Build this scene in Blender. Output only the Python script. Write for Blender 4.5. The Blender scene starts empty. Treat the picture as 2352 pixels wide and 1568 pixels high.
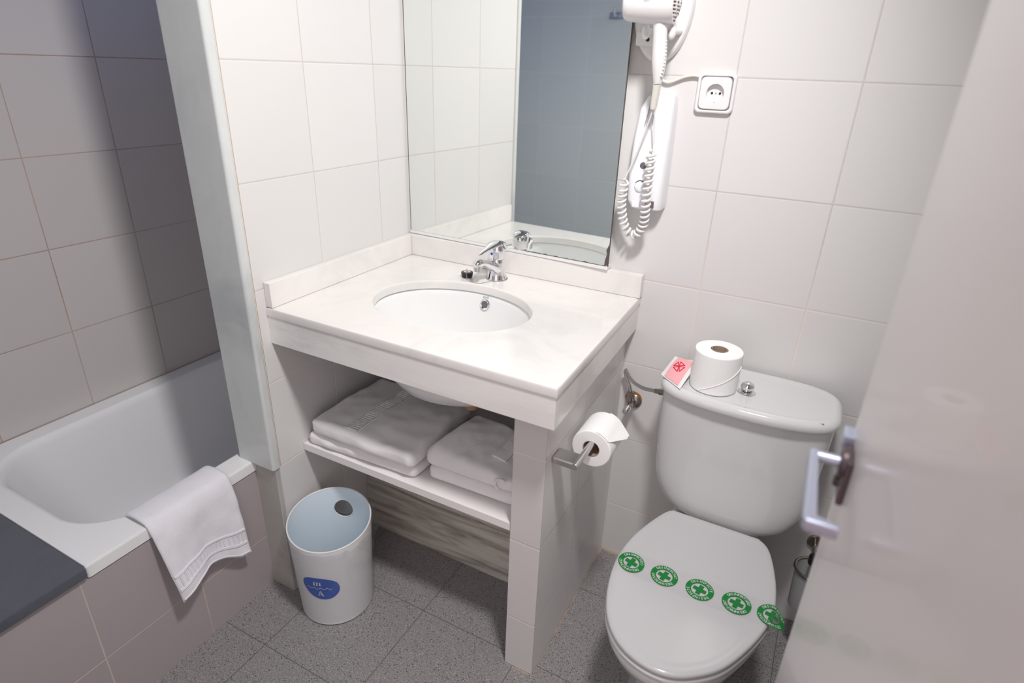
import bpy, bmesh, math, random
from mathutils import Vector, Matrix, noise
SC = bpy.context.scene
COL = SC.collection
R = math.radians
PI = math.pi
# ------------------------------------------------------------------ camera
cam_d = bpy.data.cameras.new('camera')
cam = bpy.data.objects.new('camera', cam_d)
COL.objects.link(cam)
cam.location = (1.09576, -1.44875, 1.37206)
cam.rotation_euler = (1.1446, -0.0331, 0.4852)
cam_d.sensor_width = 36.0
cam_d.lens = 1381.33 * 36.0 / 2352.0
cam_d.clip_start = 0.02
cam_d.clip_end = 30
cam_d.dof.use_dof = True
cam_d.dof.focus_distance = 1.45
cam_d.dof.aperture_fstop = 2.2
SC.camera = cam
# ------------------------------------------------------------------ world, exposure
W = bpy.data.worlds.new('world'); SC.world = W; W.use_nodes = True
W.node_tree.nodes['Background'].inputs['Color'].default_value = (1.0, 0.92, 0.91, 1)
W.node_tree.nodes['Background'].inputs['Strength'].default_value = 1.15
SC.view_settings.view_transform = 'Standard'
SC.view_settings.look = 'None'
SC.view_settings.exposure = 0.05
SC.view_settings.gamma = 1.0
SC.view_settings.use_curve_mapping = False
LAMP = (1.05, -0.92, 2.16)
FILL_STRENGTH = 3.6  # cool fill light added out of view over the bath
# ceiling lamp, narrowed to a tilted spot cone to add falloff outwards
sp_d = bpy.data.lights.new('spotlight', 'SPOT'); sp_d.energy = 82; sp_d.color = (1.0, .98, .965)
sp_d.spot_size = R(116); sp_d.spot_blend = 1.0; sp_d.shadow_soft_size = .085
sp_o = bpy.data.objects.new('spotlight', sp_d); COL.objects.link(sp_o); sp_o.location = LAMP
AIM = (Vector((.32, -.38, .92)) - Vector(LAMP)).normalized()
sp_o.rotation_euler = AIM.to_track_quat('-Z', 'Y').to_euler()
# ------------------------------------------------------------------ helpers
def thing(name, label, cat, loc=(0, 0, 0), group=None):
    o = bpy.data.objects.new(name, None); COL.objects.link(o)
    o.location = loc; o.empty_display_size = 0.05
    o['label'] = label; o['category'] = cat
    if group: o['group'] = group
    return o

def tag(o, label=None, cat=None, group=None, kind=None):
    if label: o['label'] = label
    if cat: o['category'] = cat
    if group: o['group'] = group
    if kind: o['kind'] = kind
    return o

def obj(name, bm, mat, parent=None, smooth=38, label=None, fixn=True):
    """link a bmesh (world coordinates) as one mesh object"""
    if fixn: bmesh.ops.recalc_face_normals(bm, faces=bm.faces[:])
    if parent is not None:
        off = Vector((0, 0, 0)); q = parent
        while q is not None:
            off += q.location; q = q.parent
        bmesh.ops.translate(bm, verts=bm.verts[:], vec=-off)
    me = bpy.data.meshes.new(name); bm.to_mesh(me); bm.free()
    mats = mat if isinstance(mat, (list, tuple)) else [mat]
    for m in mats: me.materials.append(m)
    if smooth:
        me.polygons.foreach_set('use_smooth', [True] * len(me.polygons))
        me.set_sharp_from_angle(angle=R(smooth))
    o = bpy.data.objects.new(name, me); COL.objects.link(o)
    if smooth and smooth <= 60 and len(me.polygons) < 20000:
        wn = o.modifiers.new('weighted normals', 'WEIGHTED_NORMAL'); wn.keep_sharp = True; wn.weight = 100
    if parent is not None: o.parent = parent
    if label: o['label'] = label
    return o

def add_box(bm, x0, x1, y0, y1, z0, z1, bev=0.0, seg=2, mi=0):
    n0 = len(bm.verts)
    vs = [bm.verts.new(p) for p in [(x0,y0,z0),(x1,y0,z0),(x1,y1,z0),(x0,y1,z0),(x0,y0,z1),(x1,y0,z1),(x1,y1,z1),(x0,y1,z1)]]
    fs = [bm.faces.new([vs[i] for i in f]) for f in [(3,2,1,0),(4,5,6,7),(0,1,5,4),(1,2,6,5),(2,3,7,6),(3,0,4,7)]]
    for f in fs: f.material_index = mi
    if bev > 0:
        es = list({e for f in fs for e in f.edges})
        bmesh.ops.bevel(bm, geom=es, offset=bev, segments=seg, profile=0.5, affect='EDGES')

def add_prism(bm, pts, z0, z1, bev=0.0, seg=2, M=None):
    """polygon (x,y) extruded in z, optional matrix"""
    b = bmesh.new()
    lo = [b.verts.new((p[0], p[1], z0)) for p in pts]; hi = [b.verts.new((p[0], p[1], z1)) for p in pts]
    n = len(pts); fs = [b.faces.new(lo[::-1]), b.faces.new(hi)]
    for i in range(n): fs.append(b.faces.new([lo[i], lo[(i+1) % n], hi[(i+1) % n], hi[i]]))
    if bev > 0:
        es = list(fs[0].edges) + list(fs[1].edges)
        bmesh.ops.bevel(b, geom=es, offset=bev, segments=seg, profile=0.5, affect='EDGES')
    if M is not None: b.transform(M)
    join(bm, b)

def join(bm, b):
    me = bpy.data.meshes.new('tmp'); b.to_mesh(me); b.free(); bm.from_mesh(me); bpy.data.meshes.remove(me)

def loft(bm, rings, cap0=True, cap1=True, closed=True):
    V = [[bm.verts.new(p) for p in r] for r in rings]
    n = len(rings[0])
    for a, b in zip(V[:-1], V[1:]):
        for i in range(n if closed else n - 1):
            j = (i + 1) % n
            try: bm.faces.new([a[i], a[j], b[j], b[i]])
            except ValueError: pass
    if cap0: bm.faces.new(V[0][::-1])
    if cap1: bm.faces.new(V[-1])
    return V

def frame(d):
    d = Vector(d).normalized()
    u = Vector((0, 0, 1)) if abs(d.z) < 0.95 else Vector((1, 0, 0))
    a = d.cross(u).normalized(); b = a.cross(d).normalized()
    return d, a, b

def add_lathe(bm, base, axis, prof, n=32, cap0=True, cap1=True):
    """prof: list of (r, h) along axis"""
    d, a, b = frame(axis); base = Vector(base); rings = []
    for r, h in prof:
        r = max(r, 1e-5)
        rings.append([base + d*h + (a*math.cos(2*PI*i/n) + b*math.sin(2*PI*i/n))*r for i in range(n)])
    loft(bm, rings, cap0, cap1)

def add_cyl(bm, p0, p1, r0, r1=None, n=24, bev=0.0):
    r1 = r0 if r1 is None else r1
    p0 = Vector(p0); p1 = Vector(p1); L = (p1 - p0).length
    if bev > 0: prof = [(r0-bev, 0), (r0-bev*.3, bev*.3), (r0, bev), (r1, L-bev), (r1-bev*.3, L-bev*.3), (r1-bev, L)]
    else: prof = [(r0, 0), (r1, L)]
    add_lathe(bm, p0, p1 - p0, prof, n)

def cr(P, k=8, closed=False):
    """catmull-rom through points"""
    P = [Vector(p) for p in P]; n = len(P); out = []
    m = n if closed else n - 1
    for i in range(m):
        p1, p2 = P[i], P[(i+1) % n]
        p0 = P[i-1] if (closed or i > 0) else p1*2 - p2
        p3 = P[(i+2) % n] if (closed or i < n-2) else p2*2 - p1
        for j in range(k):
            t = j/k
            out.append(0.5*((2*p1) + (p2-p0)*t + (2*p0-5*p1+4*p2-p3)*t*t + (3*p1-p0-3*p2+p3)*t**3))
    if not closed: out.append(P[-1])
    return out

def add_tube(bm, pts, r, n=10, closed=False, cap=True):
    pts = [Vector(p) for p in pts]; m = len(pts); rings = []
    rr = r if isinstance(r, (list, tuple)) else [r]*m
    t0 = (pts[1]-pts[0]).normalized(); _, a, b = frame(t0)
    for i, p in enumerate(pts):
        if closed: t = (pts[(i+1) % m]-pts[i-1]).normalized()
        elif i == 0: t = (pts[1]-pts[0]).normalized()
        elif i == m-1: t = (pts[-1]-pts[-2]).normalized()
        else: t = (pts[i+1]-pts[i-1]).normalized()
        a = (a - t*a.dot(t)).normalized(); b = t.cross(a)
        rings.append([p + (a*math.cos(2*PI*k/n) + b*math.sin(2*PI*k/n))*rr[i] for k in range(n)])
    if closed: rings.append(rings[0])
    loft(bm, rings, cap and not closed, cap and not closed)

def rrect(cx, cy, hx, hy, r, n=8):
    """rounded rectangle outline"""
    out = []
    for (sx, sy, a0) in ((1, 1, 0), (-1, 1, 90), (-1, -1, 180), (1, -1, 270)):
        for k in range(n+1):
            a = R(a0 + 90*k/n)
            out.append((cx + sx*(hx-r) + r*math.cos(a), cy + sy*(hy-r) + r*math.sin(a)))
    return out

def text_bm(s, size, ext=0.0, M=None, flat=True):
    cu = bpy.data.curves.new('t', 'FONT'); cu.body = s; cu.size = size; cu.extrude = ext; cu.align_x = 'CENTER'
    cu.resolution_u = 3
    o = bpy.data.objects.new('t', cu); COL.objects.link(o)
    me = o.to_mesh(); b = bmesh.new(); b.from_mesh(me); o.to_mesh_clear()
    bpy.data.objects.remove(o); bpy.data.curves.remove(cu)
    if M is not None: b.transform(M)
    return b

# ------------------------------------------------------------------ materials
def mat(name, col, rough=0.5, metal=0.0, spec=0.5, coat=0.0, trans=0.0, alpha=1.0, emis=None, es=0.0, sss=0.0, ior=1.45):
    m = bpy.data.materials.new(name); m.use_nodes = True
    b = m.node_tree.nodes['Principled BSDF']
    b.inputs['Base Color'].default_value = (*col, 1); b.inputs['Roughness'].default_value = rough
    b.inputs['Metallic'].default_value = metal; b.inputs['Specular IOR Level'].default_value = spec
    b.inputs['Coat Weight'].default_value = coat; b.inputs['Transmission Weight'].default_value = trans
    b.inputs['Alpha'].default_value = alpha; b.inputs['IOR'].default_value = ior
    if emis: b.inputs['Emission Color'].default_value = (*emis, 1); b.inputs['Emission Strength'].default_value = es
    if sss: b.inputs['Subsurface Weight'].default_value = sss; b.inputs['Subsurface Radius'].default_value = (.01, .008, .006)
    return m

class NT:
    def __init__(s, m): s.t = m.node_tree; s.n = s.t.nodes; s.b = s.n['Principled BSDF']
    def __call__(s, typ, **kw):
        n = s.n.new(typ)
        for k, v in kw.items(): setattr(n, k, v)
        return n
    def link(s, a, b): s.t.links.new(a, b)
    def val(s, x, sock):
        if isinstance(x, (int, float)): sock.default_value = x
        elif isinstance(x, tuple): sock.default_value = x
        else: s.link(x, sock)
    def m(s, op, a, b=0.0, c=0.0):
        n = s('ShaderNodeMath', operation=op)
        s.val(a, n.inputs[0]); s.val(b, n.inputs[1])
        if op in ('MULTIPLY_ADD', 'SMOOTH_MIN', 'COMPARE'): s.val(c, n.inputs[2])
        return n.outputs[0]
    def mix(s, f, a, b):
        n = s('ShaderNodeMix', data_type='RGBA'); s.val(f, n.inputs[0])
        s.val(a if not isinstance(a, tuple) else (*a[:3], 1), n.inputs[6]); s.val(b if not isinstance(b, tuple) else (*b[:3], 1), n.inputs[7])
        return n.outputs[2]
    def noise(s, vec, scale, detail=3, rough=0.5, dist=0.0):
        n = s('ShaderNodeTexNoise'); s.link(vec, n.inputs['Vector'])
        n.inputs['Scale'].default_value = scale; n.inputs['Detail'].default_value = detail
        n.inputs['Roughness'].default_value = rough; n.inputs['Distortion'].default_value = dist
        return n.outputs['Fac']
    def ramp(s, f, a, b, x0=0.0, x1=1.0):
        n = s('ShaderNodeValToRGB'); s.link(f, n.inputs[0])
        n.color_ramp.elements[0].position = x0; n.color_ramp.elements[1].position = x1
        n.color_ramp.elements[0].color = (*a, 1); n.color_ramp.elements[1].color = (*b, 1)
        return n.outputs[0]
    def rng(s, f, a, b, c=0.0, d=1.0):
        n = s('ShaderNodeMapRange'); s.link(f, n.inputs[0])
        for i, v in enumerate((a, b, c, d)): n.inputs[i+1].default_value = v
        return n.outputs[0]
    def bump(s, h, strength=0.3, dist=0.001):
        n = s('ShaderNodeBump'); s.link(h, n.inputs['Height']); n.inputs['Strength'].default_value = strength; n.inputs['Distance'].default_value = dist
        s.link(n.outputs[0], s.b.inputs['Normal'])
    def pos(s): return s('ShaderNodeNewGeometry').outputs['Position']

def tile_mat(name, axes, o1, p1, o2, p2, col=(.80, .775, .76), grout=(.76, .66, .59), gw=0.0012, rough=0.28, tone=0.03):
    """glazed wall tile; axes e.g. 'xz', joints at o + k*p"""
    m = mat(name, col, rough); t = NT(m); P = t.pos()
    sp = t('ShaderNodeSeparateXYZ'); t.link(P, sp.inputs[0]); S = {'x': sp.outputs[0], 'y': sp.outputs[1], 'z': sp.outputs[2]}
    def dist(ax, o, p):
        q = t.m('DIVIDE', t.m('SUBTRACT', S[ax], o), p)
        r = t.m('ROUND', q)
        return t.m('MULTIPLY', t.m('ABSOLUTE', t.m('SUBTRACT', q, r)), p), t.m('FLOOR', q)
    d1, i1 = dist(axes[0], o1, p1); d2, i2 = dist(axes[1], o2, p2)
    d = t.m('MINIMUM', d1, d2)
    wob = t.noise(P, 40, 2); dn = t.m('ADD', d, t.m('MULTIPLY', t.m('SUBTRACT', wob, .5), .0012))
    g = t.rng(dn, gw*0.6, gw*1.5, 1, 0)
    cc = t('ShaderNodeCombineXYZ'); t.link(i1, cc.inputs[0]); t.link(i2, cc.inputs[1])
    wn = t('ShaderNodeTexWhiteNoise', noise_dimensions='3D'); t.link(cc.outputs[0], wn.inputs['Vector'])
    lum = t.m('ADD', 1 - tone, t.m('MULTIPLY', wn.outputs['Value'], tone*1.3))
    br = t('ShaderNodeHueSaturation'); br.inputs['Color'].default_value = (*col, 1); t.link(lum, br.inputs['Value'])
    spk = t.noise(P, 260, 3); c1 = t.mix(t.rng(spk, .62, .78, 0, .10), br.outputs[0], (.55, .52, .50))
    gn = t.noise(P, 3.1, 3); lowz = t.rng(S['z'], .75, 1.05, 0, 1) if col[0] > .7 else t.rng(gn, .3, .7, 0, .3)
    gc = t.mix(lowz, t.mix(t.rng(gn, .42, .6, 0, 1), grout, tuple(min(1, c*1.22) for c in grout)), (.62, .565, .54) if grout[2] < .9 else grout)
    t.link(t.mix(g, c1, gc), t.b.inputs['Base Color'])
    t.link(t.m('ADD', t.m('MULTIPLY', g, .45), rough), t.b.inputs['Roughness'])
    h = t.m('ADD', t.rng(dn, 0, gw*2.6, 0, 1), t.m('MULTIPLY', t.noise(P, 9, 2), .5))
    h = t.m('ADD', h, t.m('MULTIPLY', t.noise(P, 700, 1), .02))
    t.bump(h, .45, .0012)
    return m

def marble_mat(name, base, vein, scale=3.0, amount=0.5, rough=0.2, dirx=(1, 1, 1), coat=0.3, sharp=(.48, .62)):
    m = mat(name, base, rough, coat=coat); t = NT(m)
    mp = t('ShaderNodeMapping'); mp.inputs['Scale'].default_value = dirx; t.link(t.pos(), mp.inputs['Vector'])
    n1 = t.noise(mp.outputs[0], scale, 6, .6, 1.2); n2 = t.noise(mp.outputs[0], scale*3.3, 5, .65, .8)
    f = t.m('ADD', t.m('MULTIPLY', t.rng(n1, sharp[0], sharp[1]), amount), t.m('MULTIPLY', t.rng(n2, .5, .72), amount*.4))
    t.link(t.mix(f, base, vein), t.b.inputs['Base Color'])
    return m

M = {}
ROW = 0.1829; PZ = 0.2373
TC = (.74, .725, .72)
M['tile_back'] = tile_mat('glazed tile back', 'xz', .868, .2394, ROW, PZ, TC)
M['tile_left'] = tile_mat('glazed tile left', 'yz', -.3652, .2373, ROW, PZ, TC)
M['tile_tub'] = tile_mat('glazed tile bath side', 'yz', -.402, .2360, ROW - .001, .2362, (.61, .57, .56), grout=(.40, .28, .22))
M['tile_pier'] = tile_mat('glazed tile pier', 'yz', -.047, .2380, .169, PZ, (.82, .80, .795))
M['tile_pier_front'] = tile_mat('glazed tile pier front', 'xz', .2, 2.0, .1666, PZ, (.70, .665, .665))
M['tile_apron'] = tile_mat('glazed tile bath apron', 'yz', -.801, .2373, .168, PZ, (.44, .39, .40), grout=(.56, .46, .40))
M['tile_front'] = tile_mat('glazed tile entrance wall', 'xz', -.375, .24, .885 - 4*PZ, PZ, (.86, .93, .96), grout=(1.0, 1.0, 1.0))
M['tile_right'] = tile_mat('glazed tile right wall', 'yz', -.12, .2373, ROW, PZ, TC)
# terrazzo floor
m = mat('terrazzo', (.4, .4, .4), .42); t = NT(m); P = t.pos(); M['floor'] = m
sp = t('ShaderNodeSeparateXYZ'); t.link(P, sp.inputs[0])
def jd(s_, o, p):
    q = t.m('DIVIDE', t.m('SUBTRACT', s_, o), p); return t.m('MULTIPLY', t.m('ABSOLUTE', t.m('SUBTRACT', q, t.m('ROUND', q))), p)
dj = t.m('MINIMUM', jd(sp.outputs[0], .357, .292), jd(sp.outputs[1], -.474, .288))
base = t.ramp(t.noise(P, 300, 4, .7), (.14, .13, .135), (.43, .41, .405), .32, .68)
vo = t('ShaderNodeTexVoronoi'); t.link(P, vo.inputs['Vector']); vo.inputs['Scale'].default_value = 210
bw = t('ShaderNodeSeparateColor'); t.link(vo.outputs['Color'], bw.inputs[0])
chip = t.m('MULTIPLY', t.rng(vo.outputs['Distance'], .30, .42, 1, 0), t.m('GREATER_THAN', bw.outputs[0], .80))
c1 = t.mix(t.m('MULTIPLY', chip, .85), base, (.07, .065, .07))
vo2 = t('ShaderNodeTexVoronoi'); t.link(P, vo2.inputs['Vector']); vo2.inputs['Scale'].default_value = 330
bw2 = t('ShaderNodeSeparateColor'); t.link(vo2.outputs['Color'], bw2.inputs[0])
chip2 = t.m('MULTIPLY', t.rng(vo2.outputs['Distance'], .30, .45, 1, 0), t.m('GREATER_THAN', bw2.outputs[1], .78))
c2 = t.mix(t.m('MULTIPLY', chip2, .5), c1, (.66, .63, .61))
c3 = t.mix(t.rng(dj, .0006, .0016, .8, 0), c2, (.10, .09, .09))
t.link(c3, t.b.inputs['Base Color']); t.bump(t.rng(dj, 0, .002), .3, .001)
M['marble_white'] = marble_mat('white marble', (.84, .81, .79), (.70, .685, .67), 4.0, .45, .16)
M['marble_apron'] = marble_mat('white marble front', (.88, .86, .84), (.74, .725, .70), 2.2, .6, .25, (1, 1, 4))
M['marble_jamb'] = marble_mat('grey white marble', (.66, .68, .675), (.50, .53, .54), 1.6, .7, .22, (2, 2, 1))
M['marble_grey'] = marble_mat('grey marble', (.10, .107, .135), (.06, .067, .09), 2.0, .9, .24, (1, 1, 1))
M['marble_vein'] = marble_mat('veined marble', (.70, .66, .60), (.27, .235, .20), 3.0, 1.0, .3, (.7, 1, 6.5), sharp=(.46, .66))
M['ceramic'] = mat('white vitreous china', (.70, .70, .705), .09, coat=.5)
M['ceramic_white'] = mat('bright white china', (.90, .90, .90), .09, coat=.5)
M['ceramic_bath'] = mat('bath enamel', (.90, .90, .91), .20, coat=.3)
M['plastic_lid'] = mat('glossy white seat plastic', (.58, .575, .59), .16, coat=.3)
M['chrome'] = mat('chrome', (.82, .82, .84), .07, 1.0)
M['chrome_old'] = mat('worn brass chrome', (.42, .38, .34), .22, 1.0)
M['steel'] = mat('brushed steel', (.62, .61, .61), .28, 1.0)
M['alu'] = mat('grey aluminium', (.52, .53, .56), .35, .9)
M['handle_metal'] = mat('satin handle metal', (.50, .53, .66), .38, .6)
M['handle_dark'] = mat('dark handle metal', (.12, .09, .10), .4, .5)
M['black'] = mat('black rubber', (.012, .012, .013), .25)
M['dark'] = mat('dark recess', (.02, .015, .015), .6)
M['plastic'] = mat('white plastic', (.83, .82, .82), .28, coat=.2)
M['plastic_cool'] = mat('bluish white plastic', (.92, .92, .96), .25, coat=.2)
M['plastic_cream'] = mat('cream cord plastic', (.80, .77, .70), .35)
M['cord'] = mat('white coiled cord', (.80, .79, .78), .35)
M['door'] = mat('painted door', (.71, .67, .665), .32, coat=.15)
M['ceiling'] = mat('ceiling paint', (.42, .42, .42), .8)
M['shelf'] = mat('white shelf board', (.88, .85, .84), .35)
M['card'] = mat('brown cardboard core', (.42, .30, .23), .8)
M['green'] = mat('green print', (.0, .20, .03), .45)
M['white_print'] = mat('white print', (.80, .82, .80), .45)
M['blue'] = mat('blue print', (.0, .085, .50), .4)
M['ink'] = mat('grey ink', (.20, .22, .28), .5)
M['ink_light'] = mat('pale grey ink', (.45, .52, .58), .5)
M['red'] = mat('red print', (.70, .01, .05), .5)
M['pink'] = mat('pink wrapper', (.88, .42, .45), .4)
M['rust'] = mat('rust stain', (.42, .17, .03), .8)
M['grout_stain'] = mat('old silicone', (.50, .38, .28), .8)
M['marble_low'] = marble_mat('dull stained marble', (.50, .48, .45), (.36, .33, .30), 3.0, .8, .4)
M['ochre'] = mat('ochre plastic pipe', (.45, .27, .17), .5)
M['led'] = mat('window dark', (.16, .13, .15), .2)
M['bin_out'] = mat('white bin plastic', (.86, .86, .87), .35, coat=.1)
M['bin_in'] = mat('pale blue bin inside', (.80, .90, .98), .4)
M['mirror'] = mat('mirror silver', (.90, .935, .915), .0, 1.0)
M['mirror_edge'] = mat('mirror edge', (.10, .08, .075), .5)
M['fill_frame'] = mat('white fill frame', (.8, .8, .8), .4)
M['glasscup'] = mat('frosted glass', (.75, .75, .77), .25, trans=.5)
m = bpy.data.materials.new('added cool glow'); m.use_nodes = True; M['fill_pane'] = m
b_ = m.node_tree.nodes['Principled BSDF']; b_.inputs['Base Color'].default_value = (.6, .7, .9, 1)
b_.inputs['Emission Color'].default_value = (.33, .50, 1.0, 1); b_.inputs['Emission Strength'].default_value = FILL_STRENGTH  # glowing pane added as a bluish fill, not a known window
# terry cloth
def terry(name, col):
    m = mat(name, col, .95, spec=.1); t = NT(m); P = t.pos()
    b = t.b; b.inputs['Sheen Weight'].default_value = .25; b.inputs['Sheen Roughness'].default_value = .5
    n = t.m('ADD', t.noise(P, 900, 2, .6), t.m('MULTIPLY', t.noise(P, 220, 3, .6), .8)); t.bump(n, .55, .0022)
    return m
M['terry'] = terry('white terry cloth', (.95, .92, .93))
M['terry_mat'] = terry('lilac white terry cloth', (.90, .88, .94))
# paper
def paper(name, col):
    m = mat(name, col, .9, spec=.1); t = NT(m); P = t.pos()
    t.bump(t.noise(P, 500, 3), .25, .0008); return m
M['paper'] = paper('toilet tissue', (.95, .945, .94))
# clear film
def film(name, gloss=.12, tint=(1, 1, 1), rough=.06):
    m = bpy.data.materials.new(name); m.use_nodes = True; nt = m.node_tree; nt.nodes.remove(nt.nodes['Principled BSDF'])
    tr = nt.nodes.new('ShaderNodeBsdfTransparent'); tr.inputs[0].default_value = (*tint, 1)
    gl = nt.nodes.new('ShaderNodeBsdfGlossy'); gl.inputs['Roughness'].default_value = rough
    mx = nt.nodes.new('ShaderNodeMixShader'); mx.inputs[0].default_value = gloss
    nt.links.new(tr.outputs[0], mx.inputs[1]); nt.links.new(gl.outputs[0], mx.inputs[2])
    nt.links.new(mx.outputs[0], nt.nodes['Material Output'].inputs[0]); return m
M['film'] = film('clear band film', .05)
M['bag'] = film('clear wrapping bag', .17, (.96, .96, .97), .09)

# ================================================================== STRUCTURE
def struct(name, bm, m, parent=None, smooth=None, **k):
    o = obj(name, bm, m, parent, smooth=smooth)
    if parent is None: o['kind'] = 'structure'
    return o
YF = -1.43; CEIL = 2.28; XT = -.71; XR = 1.44
b = bmesh.new(); add_box(b, XT - .1, XR + .1, -1.53, .1, -.1, 0); struct('floor', b, M['floor'])
b = bmesh.new(); add_box(b, XT - .1, XR + .1, -3.2, -1.53, -.1, -.002); struct('floor', b, mat('warm bounce hall floor', (.42, .13, .08), .4))  # unseen hall floor, coloured red to add warm bounce on the door
b = bmesh.new(); add_box(b, XT - .1, XR + .1, YF - .1, .1, CEIL, CEIL + .1); struct('ceiling', b, M['ceiling'])
# back wall with a deep-set opening added out of view for cool fill light
b = bmesh.new()
wx0, wx1, wz0, wz1 = -.46, -.14, 1.62, 2.14
WT = .25
add_box(b, XT - .1, wx0, 0, WT, 0, CEIL); add_box(b, wx1, XR + .1, 0, WT, 0, CEIL)
add_box(b, wx0, wx1, 0, WT, 0, wz0); add_box(b, wx0, wx1, 0, WT, wz1, CEIL)
struct('wall_back', b, M['tile_back'])
b = bmesh.new()
for a in ((wx0, wx0+.02, wz0, wz1), (wx1-.02, wx1, wz0, wz1), (wx0+.02, wx1-.02, wz0, wz0+.02), (wx0+.02, wx1-.02, wz1-.02, wz1)):
    add_box(b, a[0], a[1], WT-.05, WT-.01, a[2], a[3])
w = struct('added_fill_1', b, M['fill_frame'])
b = bmesh.new(); add_box(b, wx0+.02, wx1-.02, WT-.035, WT-.025, wz0+.02, wz1-.02); obj('glow_pane', b, M['fill_pane'], w, smooth=None)
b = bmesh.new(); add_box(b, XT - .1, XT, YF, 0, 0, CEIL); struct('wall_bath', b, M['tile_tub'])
b = bmesh.new(); add_box(b, XR, XR + .1, YF, 0, 0, CEIL); struct('wall_right', b, M['tile_right'])
# entrance wall, doorway at the right
DX0 = .50; DX1 = 1.235
b = bmesh.new(); add_box(b, XT - .1, DX0, YF - .1, YF, 0, CEIL); add_box(b, DX1, XR + .1, YF - .1, YF, 0, CEIL); add_box(b, DX0, DX1, YF - .1, YF, 2.02, CEIL)
struct('wall_front', b, M['tile_front'])
# partition between bath and washbasin
b = bmesh.new(); add_box(b, -.112, 0, -.585, 0, .425, CEIL); add_box(b, -.075, 0, -.585, 0, 0, .425); struct('wall_left', b, M['tile_left'])
b = bmesh.new(); add_prism(b, rrect(-.0605, -.5945, .0635, .0125, .007, 5), .42, CEIL); struct('trim_1', b, M['marble_jamb'], smooth=40)
b = bmesh.new(); add_prism(b, rrect(-.042, -.5885, .040, .0085, .003, 3), 0, .42); struct('trim_2', b, M['marble_low'], smooth=40)
# silicone line up the jamb and little stained grout at the pier foot
b = bmesh.new(); add_box(b, -.002, .0006, -.5818, -.5804, .42, CEIL); struct('trim_3', b, M['grout_stain'])
# tiled apron of the bath
b = bmesh.new(); add_box(b, -.128, -.080, YF, -.585, 0, .385); add_box(b, -.128, -.080, YF, -1.024, .385, .398); struct('wall_apron', b, M['tile_apron'])
# pier carrying the washbasin counter
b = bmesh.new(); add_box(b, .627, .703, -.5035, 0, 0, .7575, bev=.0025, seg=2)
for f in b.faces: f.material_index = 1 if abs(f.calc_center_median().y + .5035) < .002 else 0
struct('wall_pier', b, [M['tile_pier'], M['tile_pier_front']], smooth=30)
# old sealant crumbs at foot of the pier
b = bmesh.new(); random.seed(4)
for (x0, y0, x1, y1) in ((.7042, -.503, .7042, -.006), (.628, -.5046, .704, -.5046), (.706, -.0012, .87, -.0012)):
    n_ = 60; pts = [(x0+(x1-x0)*i/n_, y0+(y1-y0)*i/n_, 0) for i in range(n_+1)]
    rad = [.0006+.0034*max(0, noise.noise(Vector((p[0]*55, p[1]*55, 2.2)))) + (.003 if p[1] > -.03 and x0 > .7 else 0) for p in pts]
    add_tube(b, pts, rad, 6)
o = obj('sealant', b, M['grout_stain']); tag(o, 'crumbly tan sealant along the foot of the tiled pier and wall', 'sealant', kind='stuff')

# ================================================================== DOOR
t_ = bpy.data.objects.new('door_1', None); COL.objects.link(t_); t_.location = (1.186, -.70, 0); t_['kind'] = 'structure'
def dpoly(x0, x1, y0, y1): return [(x0, y1), (x1, y1), (x1 + .012, y0), (x0 + .012, y0)]
b = bmesh.new(); add_prism(b, dpoly(1.186, 1.221, -1.415, -.70), .008, 2.01, bev=.001); obj('leaf', b, M['door'], t_, smooth=None)
HZ = .97
b = bmesh.new(); add_lathe(b, (1.1805, -.754, HZ), (-1, 0, 0), [(.018, 0), (.018, .004), (.016, .006), (.012, .0065)], 32); rose = obj('rose', b, M['handle_dark'], t_, label='dark round rose')
b = bmesh.new()
add_cyl(b, (1.180, -.754, HZ), (1.147, -.754, HZ-.001), .0070, n=20)
add_prism(b, [(1.1430, -.885), (1.1460, -.892), (1.176, -.892), (1.176, -.884), (1.1525, -.883), (1.1508, -.757), (1.1512, -.7480), (1.1440, -.7480), (1.1420, -.752)], HZ-.009, HZ+.006, bev=.0028, seg=3)
obj('lever', b, M['handle_metal'], t_, label='bluish grey lever handle')
b = bmesh.new(); add_box(b, 1.174, 1.190, -.726, -.698, HZ + .000, HZ + .020, bev=.003); obj('latch', b, M['handle_metal'], t_)
b = bmesh.new(); add_box(b, 1.1800, 1.1870, -.775, -.712, HZ - .046, HZ + .012, bev=.002); obj('lock_plate', b, M['handle_dark'], t_, label='dark lock plate')
b = bmesh.new(); add_lathe(b, (1.1805, -.742, HZ - .033), (-1, 0, 0), [(.008, 0), (.008, .004), (.006, .006)], 16); obj('turn_knob', b, M['handle_dark'], t_)
b = bmesh.new(); add_box(b, 1.226, 1.2345, -1.43, -1.42, 0, 2.02); struct('trim_4', b, M['door'])

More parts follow.
